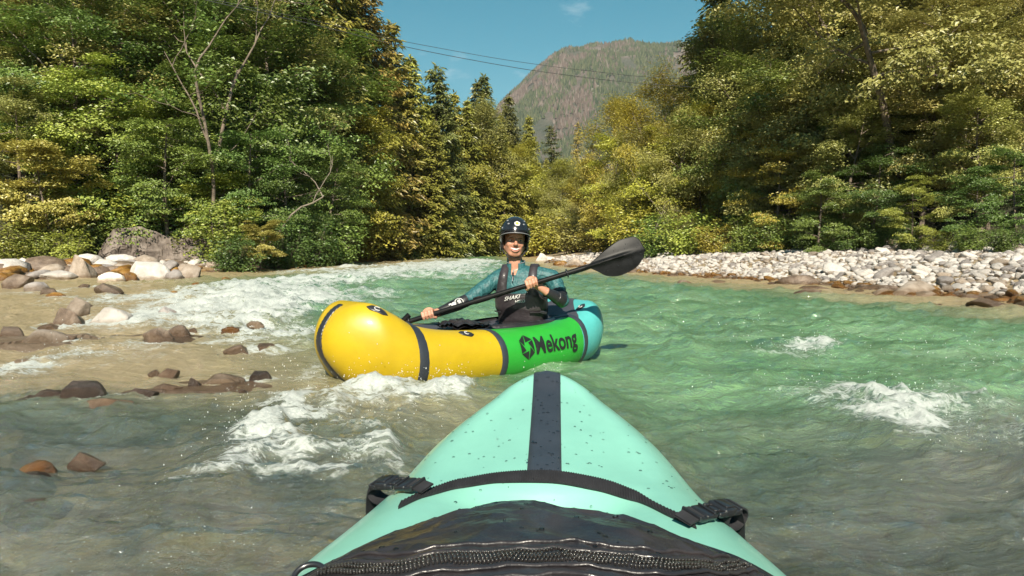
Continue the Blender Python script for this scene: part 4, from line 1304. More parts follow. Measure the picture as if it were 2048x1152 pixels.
for px, top, d, lf, lab in [
 (10, 440, 22.0, 'leaf_bright', 'dense light green shrub at the left end of the bank'),
 (70, 452, 22.4, 'leaf_bright', 'dense light green shrub above the brown waterside slab'),
 (130, 458, 22.6, 'leaf_bright', 'rounded light green shrub behind the tall pointed boulder'),
 (170, 400, 24.5, 'leaf_green', 'green shrub under the small yellow maple'),
 (215, 380, 25.2, 'leaf_bright', 'light green shrub at the left corner of the rock face'),
 (265, 390, 25.6, 'leaf_green', 'green shrub hanging over the rock face'),
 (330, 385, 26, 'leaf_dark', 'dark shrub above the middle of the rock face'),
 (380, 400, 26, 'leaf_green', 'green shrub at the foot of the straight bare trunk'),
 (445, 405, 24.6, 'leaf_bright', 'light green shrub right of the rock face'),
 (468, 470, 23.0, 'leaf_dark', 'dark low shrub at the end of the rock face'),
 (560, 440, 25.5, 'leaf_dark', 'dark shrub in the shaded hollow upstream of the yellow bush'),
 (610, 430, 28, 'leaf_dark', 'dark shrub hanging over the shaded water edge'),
 (660, 440, 30, 'leaf_green', 'green shrub at the edge of the golden trees')]:
    T('shrub', px, top, d, lab, leaf=lf, wide=1.15)
# dark tall conifers top left and the golden ones
T('fir', 720, -60, 44, 'huge rust-gold fir whose edge meets the sky', leaf='needle_rust', var=0)
T('fir', 665, -150, 41, 'tall golden fir left of the rust-gold fir', leaf='needle_gold', var=1)
T('fir', 610, -190, 39, 'tall dark gold fir standing behind the shaded hollow', leaf='needle_gold', var=0)
T('fir', 545, -220, 38, 'tall dark fir behind the bare pale sapling', leaf='needle_dark', var=1)
T('pine', 752, 30, 47, 'slender bare pine trunk against the sky beside the rust-gold fir', leaf='needle_dark', bark='bark_pale', var=0)
T('spruce', 790, 52, 50, 'tall pointed spruce rising highest beside the sky gap', leaf='needle_gold', var=0, wide=1.15)
T('spruce', 835, 118, 52, 'golden spruce just right of the tallest pointed one', leaf='needle_gold', var=1, wide=1.1)
T('fir', 872, 148, 55, 'ragged dark fir top between the two spruce groups', leaf='needle_dark', var=1)
T('spruce', 905, 190, 58, 'golden spruce in the middle of the skyline dip', leaf='needle_gold', var=2)
T('spruce', 960, 168, 63, 'left one of the twin dark spruce tops', leaf='needle_dark', var=0)
T('spruce', 982, 158, 64, 'right one of the twin dark spruce tops', leaf='needle_dark', var=1)
T('spruce', 938, 215, 58, 'yellow-green spruce in front of the twin dark tops', leaf='needle_gold', var=2, wide=1.2)
T('spruce', 1022, 196, 68, 'thin dark spruce against the mountain slope', leaf='needle_dark', var=2)
T('spruce', 1056, 236, 70, 'golden spruce stepping down toward the valley gap', leaf='needle_gold', var=0)
T('pine', 1108, 252, 74, 'bare stemmed pine with a dark crown against the mountain', leaf='needle_dark', bark='bark_pale', var=1, wide=1.3)
T('pine', 1156, 246, 78, 'thin dead pine pole against the mountain foot', leaf='needle_rust', bark='bark_pale', var=0, wide=.8)
T('spruce', 1010, 260, 62, 'olive spruce below the thin dark one', leaf='needle_gold', var=1, wide=1.2)
T('spruce', 860, 250, 50, 'yellow-green larch-like conifer in the middle of the wood', leaf='needle_gold', var=2, wide=1.4)
T('spruce', 740, 210, 42, 'dark gold conifer in front of the slender pine trunk', leaf='needle_gold', var=1, wide=1.3)
# right side
T('willow', 1235, 185, 46, 'pale gold willow leaning out toward the mountain gap', leaf='leaf_gold', var=0, wide=1.1)
T('willow', 1312, 124, 42, 'golden willow reaching up in front of the mountain edge', leaf='leaf_gold', var=1)
T('willow', 1440, 42, 38, 'tall golden willow crown against the sky', leaf='leaf_gold', var=2, wide=.75)
T('willow', 1420, 22, 36, 'yellow-green tree beside the tall golden willow against the sky', leaf='leaf_bright', var=0, wide=.8)
T('spruce', 1412, -40, 46, 'dark spruce tip showing above the golden willows', leaf='needle_dark', var=1, wide=1.4)
T('willow', 1460, 40, 33, 'olive willow with thin grey twigs', leaf='leaf_olive', var=1)
T('willow', 1345, 230, 34, 'pale olive willow in front of the tall golden one', leaf='leaf_olive', var=2, wide=1.1)
T('willow', 1255, 300, 36, 'small gold willow low above the gravel bar', leaf='leaf_gold', var=0, wide=1.2)
T('crooked', 1290, 310, 33, 'dead bleached snag with drooping bare branches above the bar', leaf='leaf_gold', bark='bark_pale', var=2, name='dead_tree')
T('leaner', 1990, -110, 20.5, 'long leaning trunk arching left over the far right wood', leaf='leaf_olive', bark='bark', var=0, rot=2.8)
T('leaner', 1890, -80, 22.5, 'leaning forked tree in the middle of the right wood', leaf='leaf_olive', bark='bark', var=1, rot=2.2)
T('broad', 1690, 205, 22.5, 'small olive tree on a bare straight stem in the right wood', leaf='leaf_olive', var=0)
T('broad', 1625, 60, 25, 'tall olive tree at the centre of the right wood', leaf='leaf_olive', var=1)
T('beech', 1560, 260, 24.5, 'yellow tinged layered tree low on the right bank', leaf='leaf_gold', var=0)
T('beech', 1640, 345, 22, 'olive layered tree with spreading lower sprays', leaf='leaf_green', var=1)
T('beech', 1825, 360, 20, 'bright green low sprays over dark shade on the right bank', leaf='leaf_bright', var=0)
T('beech', 1960, 330, 18.5, 'deep green layered tree at the right end of the bank', leaf='leaf_dark', var=1)
T('beech', 1740, 300, 21.5, 'dark green layered tree left of the bright low sprays', leaf='leaf_dark', var=0)
T('beech', 2045, 290, 18, 'deep green tree cut by the right edge of the view', leaf='leaf_dark', var=0)
for px, top, d, lf, lab in [
 (1265, 400, 34, 'leaf_gold', 'golden shrub behind the raised paddle blade'),
 (1310, 430, 29, 'leaf_green', 'green shrub just right of the raised paddle blade'),
 (1370, 420, 27.5, 'leaf_bright', 'yellow-green shrub at the head of the gravel bar'),
 (1430, 440, 26, 'leaf_gold', 'gold tinged shrub on the gravel edge'),
 (1490, 425, 25, 'leaf_green', 'green shrub on the gravel edge under the yellow layered tree'),
 (1550, 430, 24, 'leaf_green', 'dark-footed green shrub left of the earth scar'),
 (1610, 440, 23, 'leaf_dark', 'dark shrub on top of the earth scar'),
 (1680, 432, 22, 'leaf_dark', 'dark shrub between the earth scars'),
 (1750, 440, 21.3, 'leaf_dark', 'dark shrub right of the earth scars'),
 (1815, 448, 20, 'leaf_dark', 'dark shrub under the bright low sprays'),
 (1880, 462, 19, 'leaf_bright', 'light green creeping shrub at the top of the cobbles'),
 (1940, 450, 18, 'leaf_green', 'green shrub over the shaded cobbles'),
 (2010, 448, 17, 'leaf_dark', 'dark shrub at the right end of the bar')]:
    T('shrub', px, top, d, lab, leaf=lf, wide=1.15)
# far bend
for px, top, d, lf, lab in [
 (700, 400, 40, 'leaf_gold', 'golden shrub where the wood meets the ledge'),
 (760, 430, 45, 'leaf_gold', 'golden shrub above the mossy boulder'),
 (830, 440, 50, 'leaf_olive', 'olive shrub at the far bend left of the paddler'),
 (930, 420, 60, 'leaf_gold', 'golden willow shrub behind the helmet'),
 (1080, 425, 60, 'leaf_gold', 'golden willow shrub right of the helmet'),
 (1150, 420, 52, 'leaf_olive', 'olive shrub above the pale boulders'),
 (1205, 430, 44, 'leaf_gold', 'golden shrub at the upstream tip of the gravel')]:
    T('shrub', px, top, d, lab, leaf=lf, wide=1.3)

CROWD = []
MARKS = [(404, 150, 'the tall straight bare trunk'), (372, 60, 'the crooked leaning trunk'), (205, 60, 'the slender double trunk'), (292, 60, 'the thin leaning bare trunk'),
 (30, 60, 'the pale leaning trunk at the edge'), (105, 340, 'the small yellow maple'), (130, 180, 'the broad bright green tree'), (30, 220, 'the olive tree at the left end'),
 (330, 290, 'the layered tree below the crooked trunks'), (500, 300, 'the blue-green tree in the hollow'), (590, 340, 'the dark layered tree by the golden wood'), (500, 150, 'the thin grey sapling'),
 (720, 60, 'the huge rust-gold fir'), (610, 40, 'the dark gold fir'), (545, 20, 'the tall dark fir'), (650, 350, 'the bright tree at the shade edge'),
 (790, 120, 'the tallest pointed spruce'), (835, 190, 'the second golden spruce'), (872, 200, 'the ragged dark fir top'), (905, 250, 'the golden spruce in the skyline dip'), (970, 200, 'the twin dark spruce tops'),
 (938, 270, 'the yellow-green spruce'), (1022, 250, 'the thin dark spruce by the mountain'), (1056, 300, 'the stepping-down golden spruce'), (1108, 300, 'the bare stemmed pine'), (860, 320, 'the larch-like conifer'),
 (740, 300, 'the dark gold conifer'), (760, 430, 'the shrub above the mossy boulder'), (930, 420, 'the shrub behind the helmet'), (1080, 425, 'the shrub right of the helmet'), (1150, 420, 'the shrub above the pale boulders'),
 (1235, 260, 'the leaning pale gold willow'), (1300, 180, 'the willow before the mountain edge'), (1362, 110, 'the tallest golden willow'), (1420, 90, 'the yellow-green tree against the sky'), (1460, 120, 'the olive willow with grey twigs'),
 (1345, 290, 'the pale olive willow'), (1255, 350, 'the small low gold willow'), (1290, 380, 'the bleached snag'), (1990, 60, 'the long arching trunk'), (1890, 80, 'the leaning forked tree'), (1690, 260, 'the small tree on a bare stem'),
 (1625, 130, 'the tall central olive tree'), (1560, 310, 'the yellow tinged layered tree'), (1640, 390, 'the olive tree with lower sprays'), (1825, 400, 'the bright low sprays'), (1960, 380, 'the deep green layered tree'), (1740, 350, 'the dark layered tree'), (2045, 340, 'the deep green tree at the edge')]
COLW = {'leaf_green': 'mid green', 'leaf_dark': 'dark green', 'leaf_olive': 'olive', 'leaf_gold': 'golden', 'leaf_bright': 'bright green', 'needle_gold': 'gold-green', 'needle_dark': 'dark', 'needle_rust': 'rust-gold'}
KINDW = {'broad': 'round-crowned tree', 'beech': 'layered tree', 'willow': 'willow-like tree', 'fir': 'fir', 'spruce': 'spruce', 'leaner': 'leaning tree', 'pine': 'pine', 'maple': 'maple'}
def name_crowd():
    used = set()
    for e, kind, leaf, px, top, d in sorted(CROWD, key=lambda q: q[5]):
        order = sorted(MARKS, key=lambda m_: (m_[0] - px) ** 2 + .4 * (m_[1] - top - 90) ** 2)
        for m_ in order[:3]:
            dx = px - m_[0]
            rels = ['rising behind'] if abs(dx) < 28 else (['just left of', 'farther left behind'] if dx < 0 else ['just right of', 'farther right behind'])
            done = False
            for r_ in rels + ['high above and behind']:
                lab = f'{COLW[leaf]} {KINDW[kind]} {r_} {m_[2]}'
                if lab not in used and len(lab.split()) <= 15:
                    used.add(lab); e['label'] = lab; done = True; break
            if done: break
# --- the crowd of trees behind, each kind and zone told in its label
SKY = np.array([(-400, -260), (735, -260), (752, 25), (790, 62), (830, 118), (850, 160), (890, 195), (960, 178), (1000, 200), (1030, 215), (1060, 245), (1110, 285), (1150, 300), (1180, 235), (1210, 205), (1260, 170), (1300, 130), (1330, 100), (1360, 60), (1400, 45), (1440, 30), (1500, 5), (1535, -180), (2500, -260)], float)
def skyline(px0, px1):
    q = np.linspace(px0, px1, 9)
    return np.interp(q, SKY[:, 0], SKY[:, 1]).max()
def fill(n, px0, px1, dfun, tops, kinds, label, group, seed):
    rs = np.random.default_rng(seed)
    for i in range(n):
        px = px0 + (px1 - px0) * ((i + rs.uniform(0, 1)) / n)
        d = dfun(px, rs)
        kind, leaf = kinds[int(rs.integers(len(kinds)))]
        top = rs.uniform(*tops)
        hp = (495 - top) / FPX * d + EYE
        half = HALF[kind] * hp / PROTO[kind][0][2] / d * FPX
        top = max(top, skyline(px - half * .8, px + half * .8) + rs.uniform(0, 40))
        if kind in ('spruce', 'fir', 'pine'): top = max(top, skyline(px - half * .25, px + half * .25) + rs.uniform(0, 30))
        P = at(px, top, d)
        if P[2] < gz(P[0], d) + 2: continue
        e = tree(kind, P[0], d, P[2], label, group=group, leaf=leaf)
        CROWD.append((e, kind, leaf, px, top, d))
LN = lambda px: np.interp(px, [-200, 0, 430, 650, 760, 900, 1100], [20, 22, 24.5, 31, 44, 58, 64])
RN = lambda px: np.interp(px, [1100, 1200, 1300, 1500, 1700, 2048, 2300], [60, 44, 32, 25, 21.5, 17.5, 15])
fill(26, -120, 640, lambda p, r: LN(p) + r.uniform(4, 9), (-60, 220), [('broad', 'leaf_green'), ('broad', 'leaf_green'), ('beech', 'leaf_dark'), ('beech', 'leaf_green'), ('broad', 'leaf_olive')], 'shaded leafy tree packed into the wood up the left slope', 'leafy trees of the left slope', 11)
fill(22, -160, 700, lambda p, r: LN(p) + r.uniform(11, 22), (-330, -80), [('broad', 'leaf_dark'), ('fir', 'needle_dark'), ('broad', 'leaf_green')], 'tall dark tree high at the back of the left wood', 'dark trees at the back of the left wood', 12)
fill(24, 660, 1040, lambda p, r: LN(p) + r.uniform(1, 6), (200, 400), [('broad', 'leaf_gold'), ('willow', 'leaf_gold'), ('willow', 'leaf_olive'), ('beech', 'leaf_gold')], 'sunlit golden-green tree in the thick wood around the far bend', 'golden trees of the far bend', 13)
fill(16, 680, 1100, lambda p, r: LN(p) + r.uniform(5, 14), (120, 300), [('fir', 'needle_gold'), ('spruce', 'needle_gold'), ('fir', 'needle_gold')], 'sunlit conifer crowded into the wood around the far bend', 'conifers of the far bend', 14)
fill(14, 960, 1260, lambda p, r: max(50, 62 - abs(p - 1060) * .03) + r.uniform(0, 8), (270, 410), [('willow', 'leaf_gold'), ('broad', 'leaf_gold'), ('willow', 'leaf_olive')], 'golden willow massed at the end of the river reach', 'willows at the end of the reach', 15)
fill(12, 1180, 1480, lambda p, r: RN(p) + r.uniform(2, 7), (180, 360), [('willow', 'leaf_olive'), ('willow', 'leaf_gold'), ('broad', 'leaf_gold')], 'olive-gold tree in the mass behind the head of the gravel bar', 'trees at the head of the gravel bar', 16)
fill(26, 1480, 2200, lambda p, r: RN(p) + r.uniform(2, 6), (40, 300), [('broad', 'leaf_olive'), ('beech', 'leaf_green'), ('broad', 'leaf_olive'), ('beech', 'leaf_olive'), ('broad', 'leaf_green')], 'olive leafed tree packed into the wood above the gravel bar', 'leafy trees above the gravel bar', 17)
fill(24, 1560, 2250, lambda p, r: RN(p) + r.uniform(7, 16), (-280, -20), [('broad', 'leaf_olive'), ('leaner', 'leaf_olive'), ('willow', 'leaf_olive'), ('willow', 'leaf_gold')], 'tall olive tree high at the back of the right wood', 'tall trees at the back of the right wood', 18)
name_crowd()
# ------------------------------------------------------------------ inflatable rafts
def raft_mat(name, col, rough=0.36, coat=0.25, dirt=0.08):
    return simple_mat(name, col, rough, dirt, 5.0, 0.22, 18.0, 0.004, coat)
M['tpu_mint'] = raft_mat('tpu_mint', (0.205, 0.478, 0.39), 0.34, 0.25, .06)
M['tpu_yellow'] = raft_mat('tpu_yellow', (0.485, 0.335, 0.009), 0.42, 0.10)
M['tpu_green'] = raft_mat('tpu_green', (0.0240, 0.3200, 0.0320), 0.38, 0.2)
M['tpu_turquoise'] = raft_mat('tpu_turquoise', (0.0800, 0.4000, 0.3920), 0.40, 0.2)
M['tpu_deck'] = raft_mat('tpu_deck', (0.0496, 0.0496, 0.0624), 0.55, 0.05, .2)
M['tpu_black'] = raft_mat('tpu_black', (0.022, 0.023, 0.028), 0.38, 0.2, .25)
M['tpu_strip'] = raft_mat('tpu_strip', (0.030, 0.036, 0.048), 0.42, 0.15, .25)
M['webbing'] = simple_mat('webbing', (0.0160, 0.0160, 0.0192), 0.75, .3, 30, .4, 300, .002)
M['plastic'] = simple_mat('plastic', (0.016, 0.017, 0.020), 0.28, .2, 10, .05, 80, .001, .3)
M['wet_fabric'] = simple_mat('wet_fabric', (0.015, 0.0145, 0.018), 0.40, .35, 9, .5, 34, .010, .12, col2=(0.034, 0.029, 0.031))
_nt = M['wet_fabric'].node_tree; _p = [q for q in _nt.nodes if q.type == 'BSDF_PRINCIPLED'][0]
_n = N(_nt.nodes, 'ShaderNodeTexNoise', Scale=7.0, Detail=5.0, Roughness=0.6, Distortion=0.8); _tc = N(_nt.nodes, 'ShaderNodeTexCoord'); _nt.links.new(_tc.outputs['Object'], _n.inputs['Vector'])
_r = N(_nt.nodes, 'ShaderNodeMapRange'); _r.inputs['From Min'].default_value = .40; _r.inputs['From Max'].default_value = .60; _r.inputs['To Min'].default_value = .28; _r.inputs['To Max'].default_value = .55
_nt.links.new(_n.outputs[0], _r.inputs['Value']); _nt.links.new(_r.outputs[0], _p.inputs['Roughness'])
M['zip'] = simple_mat('zip', (0.0280, 0.0256, 0.0240), 0.22, .2, 10, 0, 10, .001, .5)
M['print_black'] = simple_mat('print_black', (0.012, 0.014, 0.014), 0.5, .1, 10, 0)
M['print_white'] = simple_mat('print_white', (0.6240, 0.6240, 0.6080), 0.5, .04, 10, 0)
m, n, l, out = node_mat('water_drop')
fr_ = N(n, 'ShaderNodeFresnel', IOR=1.6); tr_ = N(n, 'ShaderNodeBsdfTransparent'); tr_.inputs[0].default_value = (.93, .93, .93, 1); gl_ = N(n, 'ShaderNodeBsdfGlossy', Roughness=0.04); p = N(n, 'ShaderNodeMixShader')
l.new(fr_.outputs[0], p.inputs[0]); l.new(tr_.outputs[0], p.inputs[1]); l.new(gl_.outputs[0], p.inputs[2])
l.new(p.outputs[0], out.inputs['Surface'])
M['water_drop'] = m

class Hull:
    """inflated double-tube raft: t runs along the axis from the bow, x across, z up"""
    def __init__(s, bow, yaw, L, w, zt, zb, crown, rh, e0, e1, pitch=0.0, roll=0.0):
        s.L, s.w_, s.zt_, s.zb_, s.cr_, s.rh_, s.e0, s.e1 = L, w, zt, zb, crown, rh, e0, e1
        s.bow = np.array(bow, float)
        s.ax = np.array([math.cos(yaw), math.sin(yaw), 0]); s.sd = np.array([-math.sin(yaw), math.cos(yaw), 0])
        s.pitch, s.roll = pitch, roll
    def end(s, t):
        a = np.clip(t / s.e0, 0, 1); b = np.clip((s.L - t) / s.e1, 0, 1)
        return np.sqrt(np.maximum(0, 1 - (1 - a) ** 2)) * np.sqrt(np.maximum(0, 1 - (1 - b) ** 2))
    def prof(s, t):
        e = s.end(t)
        w = s.w_(t) * np.sqrt(e) if False else s.w_(t) * e ** .8
        zt, zb = s.zt_(t), s.zb_(t)
        zc = (zt + zb) / 2; r = (zt - zb) / 2 * e
        return w, zc, r, np.minimum(s.rh_(t) * e, w), s.cr_(t) * e
    def local(s, t, v, side=1):
        """v: 0..1 deck, 1..2 tube top to bottom, 2..3 floor"""
        t = np.asarray(t, float); v = np.asarray(v, float)
        w, zc, r, rr, cr = s.prof(t)
        a = math.pi / 2 * (1 - 2 * (np.clip(v, 1, 2) - 1))
        vd = np.clip(v, 0, 1)
        x = np.where(v <= 1, vd * (w - rr), np.where(v <= 2, w - rr + rr * np.cos(a), (3 - v) * (w - rr)))
        z = np.where(v <= 1, zc + r + cr * (np.cos(math.pi * vd) * .5 + .5), np.where(v <= 2, zc + r * np.sin(a), zc - r))
        return t, x * side, z
    def to_world(s, t, x, z):
        z = z + s.pitch * (t - s.L / 2) + s.roll * x
        return s.bow + t[..., None] * s.ax + x[..., None] * s.sd + z[..., None] * np.array([0, 0, 1.0])
    def P(s, t, v, side=1, off=0.0):
        t = np.asarray(t, float); v = np.asarray(v, float)
        p = s.to_world(*s.local(t, v, side))
        if off:
            h = 1e-3
            pt = s.to_world(*s.local(np.clip(t + h, 0, s.L), v, side)) - s.to_world(*s.local(np.clip(t - h, 0, s.L), v, side))
            pv = s.to_world(*s.local(t, np.clip(v + h, 0, 3), side)) - s.to_world(*s.local(t, np.clip(v - h, 0, 3), side))
            nrm = unit(np.cross(pt, pv)) * side
            p = p + nrm * off
        return p
    def v_of_x(s, t, x):
        """top-surface parameter v for lateral |x|"""
        w, zc, r, rr, cr = s.prof(t)
        x = np.abs(x)
        fl = np.maximum(w - rr, 1e-6)
        c = np.clip((x - fl) / np.maximum(rr, 1e-6), 0, .999)
        return np.where(x <= fl, x / fl, 1 + (math.pi / 2 - np.arccos(c)) / math.pi)
    def top(s, t, x, off=0.0):
        t, x = np.broadcast_arrays(np.asarray(t, float), np.asarray(x, float))
        v = s.v_of_x(t, x)
        return np.where((x >= 0)[..., None], s.P(t, v, 1, off), s.P(t, v, -1, off))
    def panel(s, mb, t0, t1, v0, v1, nt, nv, side, off=0.0, mat=0, tfun=None, vfun=None):
        T, V = np.meshgrid(np.linspace(0, 1, nt), np.linspace(0, 1, nv), indexing='ij')
        VV = v0 + (v1 - v0) * V
        TT = t0 + (t1 - t0) * T
        if tfun is not None: TT = tfun(T, VV)
        if vfun is not None: VV = vfun(TT, V)
        mb.grid(s.P(TT, VV, side, off), mat, flip=side > 0)
        return mb

def text_mesh(body, size=1.0, bold=0.0, shear=0.0, sx=1.0):
    cu = bpy.data.curves.new('lettering', 'FONT')
    cu.body = body; cu.size = size; cu.offset = bold; cu.shear = shear
    cu.resolution_u = 4
    o = bpy.data.objects.new('lettering', cu); COL.objects.link(o)
    bpy.context.view_layer.update()
    me = bpy.data.meshes.new_from_object(o.evaluated_get(bpy.context.evaluated_depsgraph_get()))
    bpy.data.objects.remove(o); bpy.data.curves.remove(cu)
    bm = bmesh.new(); bm.from_mesh(me)
    bmesh.ops.triangulate(bm, faces=bm.faces)
    bmesh.ops.subdivide_edges(bm, edges=[e for e in bm.edges if e.calc_length() > size * .22], cuts=2)
    bmesh.ops.triangulate(bm, faces=bm.faces)
    bm.verts.index_update()
    v = np.array([q.co[:] for q in bm.verts]); f = np.array([[q.index for q in x.verts] for x in bm.faces])
    bm.free(); bpy.data.meshes.remove(me)
    v[:, 0] *= sx
    return v, f

# ================================================================== the yellow, green and turquoise raft
YB = np.array([-1.075, 4.20, 0.0]); YAW = math.radians(41)
HY = Hull(YB, YAW, 2.17,
          curve([0, .1, .25, .45, .7, 1.1, 1.55, 1.85, 2.03, 2.17], [.20, .25, .32, .38, .42, .43, .42, .37, .31, .24]),
          curve([0, .1, .22, .34, .46, .64, .84, 1.24, 1.54, 1.80, 2.0, 2.17], [.43, .458, .445, .385, .310, .268, .252, .240, .252, .315, .385, .400]),
          curve([0, .18, .5, 1.0, 1.65, 1.95, 2.12], [.02, -.05, -.09, -.09, -.07, -.03, .06]),
          curve([0, .3, .46, .66, 1.6, 1.85, 2.17], [.0, .0, .0, -.03, -.035, .004, .0]),
          curve([0, .3, .8, 1.8, 2.12], [.16, .17, .155, .155, .15]), .27, .25)
yr = thing('packraft', (YB[0] + .9, YB[1] + .8, 0), 'yellow, green and turquoise inflatable raft the paddler sits in', 'raft')
T1, T2, T3 = 0.45, 0.98, 1.71
VE = .86      # panels start just inside the tube crown
def both(mb, *a, **k):
    HY.panel(mb, *a, 1, **k); HY.panel(mb, *a, -1, **k); return mb
both(MB(), 0, T1, 0, 2.35, 46, 40).obj('bow', M['tpu_yellow'], yr)
both(MB(), T1, T2, VE, 2.35, 16, 26).obj('side_panel', M['tpu_yellow'], yr)
gp = both(MB(), T2, T3, VE, 2.35, 26, 26).obj('side_panel', M['tpu_green'], yr)
gp['label'] = 'green side panel with black lettering'
both(MB(), T3, 2.17, 0, 2.35, 26, 36).obj('stern', M['tpu_turquoise'], yr)
both(MB(), T1, T3, 0, VE, 40, 10).obj('deck', M['tpu_deck'], yr)
both(MB(), 0, 2.17, 2.3, 3.0, 50, 8).obj('floor', M['tpu_black'], yr)
def band(t0, t1, v0, v1, off=.004, nv=26, sides=(1, -1), name='seam_band', lean=None, mat='tpu_strip'):
    for sdn in sides:
        mb = MB()
        nt = 5
        T, V = np.meshgrid(np.linspace(0, 1, nt), np.linspace(0, 1, nv), indexing='ij')
        VV = v0 + (v1 - v0) * V; TT = t0 + (t1 - t0) * T
        if lean: TT = TT + lean * np.sin((VV - 1) * math.pi)
        pr = np.where((T == 0) | (T == 1), 0, off) + .0015
        p = HY.P(TT, VV, sdn, .0) + (HY.P(TT, VV, sdn, .01) - HY.P(TT, VV, sdn)) * (pr / .01)[..., None]
        mb.grid(p, flip=sdn > 0)
        mb.obj(name, M[mat], yr)
band(T1 - .028, T1 + .028, .0, 2.35)
band(T2 - .024, T2 + .024, .78, 2.35, lean=.02)
band(T3 - .022, T3 + .022, .6, 2.35, lean=.03)
# deck edge overlap at the stern and the dark top patch of the stern
mb = MB()
for sdn in (1, -1):
    HY.panel(mb, T3, 2.04, 0, 1.0, 14, 10, sdn, .004, vfun=lambda T, V: V * (1.02 * (1 - sstep(1.7, 2.04, T)) + .2))
mb.obj('stern_deck', M['tpu_deck'], yr)
# bow centre strip: a ribbon along the keel line with rippled edges
ts = np.concatenate([np.linspace(.20, .003, 40)])
def ribbon(H, path, width, off, ripple=0.0, nw=5):
    """path: list of (t, v) on side +1/-1 symmetrical about the centre line"""
    rows = []
    for k, (t, v) in enumerate(path):
        row = []
        for a in np.linspace(-1, 1, nw):
            wv = width * a * (1 + ripple * math.sin(k * 1.3 + a))
            row.append((t, v, wv))
        rows.append(row)
    return rows
def centre_line(H, t0, t1, n):
    """points on the raft's centre plane going over the nose: top from t0 down to the tip, then below to t1"""
    tt = np.linspace(math.sqrt(t0), 0.02, n) ** 2
    top = H.to_world(*[np.asarray(q, float) for q in (tt, 0 * tt, H.local(tt, 0 * tt)[2])])
    tb = np.linspace(0.02, math.sqrt(t1), n) ** 2
    bot = H.to_world(*[np.asarray(q, float) for q in (tb, 0 * tb, H.local(tb, 0 * tb + 3)[2])])
    return np.vstack([top, bot])
def strip_over(H, t0, t1, half, n, off, wob=0.0):
    P = centre_line(H, t0, t1, n)
    tan = unit(np.gradient(P, axis=0)); nrm = unit(np.cross(H.sd[None], tan))
    if nrm[0][2] < 0: nrm = -nrm
    rows = []
    for a, o in ((-1, -.002), (-.95, off), (-.5, off), (0, off + .001), (.5, off), (.95, off), (1, -.002)):
        ww = half * a * (1 + wob * np.sin(np.arange(len(P)) * 1.9 + a) + wob * .5 * np.sin(np.arange(len(P)) * 3.1))
        rows.append(P + H.sd[None] * ww[:, None] + nrm * (o - abs(a) ** 2 * half ** 2 / .35))
    return np.stack(rows, 1)
mb = MB(); mb.grid(strip_over(HY, .14, .5, .027, 34, .006, .10)); mb.obj('bow_strip', M['tpu_black'], yr)
# black rounded patches with a white loop mark
def patch(t, v, side, size, ang_, name='tie_patch'):
    def surf(a, b, off):
        w, zc, r, rr, cr = HY.prof(np.array([t]))
        ca, sa = math.cos(ang_), math.sin(ang_)
        dt = (a * ca - b * sa); dv = (a * sa + b * ca)
        circ = math.pi * math.sqrt(float(r[0]) * float(rr[0]))
        return HY.P(t + dt, v + dv / circ, side, off)
    mb = MB()
    rings = []
    for rad, off in ((1.0, .0005), (.96, .0045), (.6, .005), (.05, .005)):
        an = np.linspace(0, 2 * math.pi, 36, endpoint=False)
        sq = 1 / np.maximum(np.abs(np.cos(an)) + .55 * np.abs(np.sin(an)), np.abs(np.sin(an)) * 1.25) ** .8
        rings.append(surf(np.cos(an) * size * sq * rad, np.sin(an) * size * .62 * sq * rad, off))
    mb.grid(np.stack(rings), closed_v=True, flip=side > 0)
    pt = mb.obj(name, M['tpu_black'], yr)
    mb = MB()
    an = np.linspace(.6, 5.2, 16)
    pts = [surf(np.array([math.cos(q) * size * .26]), np.array([math.sin(q) * size * .3]), .008)[0] for q in an]
    mb.tube(pts, .0026, 6); mb.obj('loop', M['print_white'], pt)
patch(.24, 1.16, -1, .052, .5)
patch(.78, 1.13, -1, .050, .3)
patch(1.86, 1.02, -1, .050, .2)
# MEKONG lettering and its folded-blade emblem on the near green panel
def on_side(mb, v2, f, tc_, vc, ch, off=.004, mat=0):
    """v2 x -> along the raft, y -> up the tube; centred at t=tc_, v=vc"""
    w, zc, r, rr, cr = HY.prof(np.array([tc_]))
    circ = math.pi * (float(r[0]) + float(rr[0])) / 2
    t = tc_ + v2[:, 0]; v = vc - v2[:, 1] / circ
    mb.add(HY.P(t, v, -1, off), f, mat)
v2, f2 = text_mesh('Mekong', .150, .0036, 0, .80)
v2 = v2 - np.array([(v2[:, 0].max() + v2[:, 0].min()) / 2, .05, 0])
mb = MB(); on_side(mb, v2, f2, 1.445, 1.375, 0); lt = mb.obj('lettering', M['print_black'], gp)
mb = MB()
hexp = [np.array([math.cos(math.radians(90 + 60 * k)), math.sin(math.radians(90 + 60 * k))]) * .082 for k in range(6)]
hexp = [q * np.array([.78, 1.0]) for q in hexp]
for k in range(6):
    a, b, c = hexp[k], hexp[(k + 1) % 6], hexp[(k + 2) % 6]
    tri = np.array([a, b, .40 * (b * .55 + c * .45)])
    tri = tri * .92 + tri.mean(0) * .08
    tri3 = np.column_stack([tri, np.zeros(3)])
    g_ = []; fc = []
    n_ = 5
    for i in range(n_ + 1):
        for j in range(n_ + 1 - i):
            g_.append(tri3[0] + (tri3[1] - tri3[0]) * i / n_ + (tri3[2] - tri3[0]) * j / n_)
    ix = {}
    q = 0
    for i in range(n_ + 1):
        for j in range(n_ + 1 - i): ix[(i, j)] = q; q += 1
    for i in range(n_):
        for j in range(n_ - i):
            fc.append((ix[(i, j)], ix[(i + 1, j)], ix[(i, j + 1)]))
            if j < n_ - i - 1: fc.append((ix[(i + 1, j)], ix[(i + 1, j + 1)], ix[(i, j + 1)]))
    on_side(mb, np.array(g_), np.array(fc), 1.185, 1.375, 0)
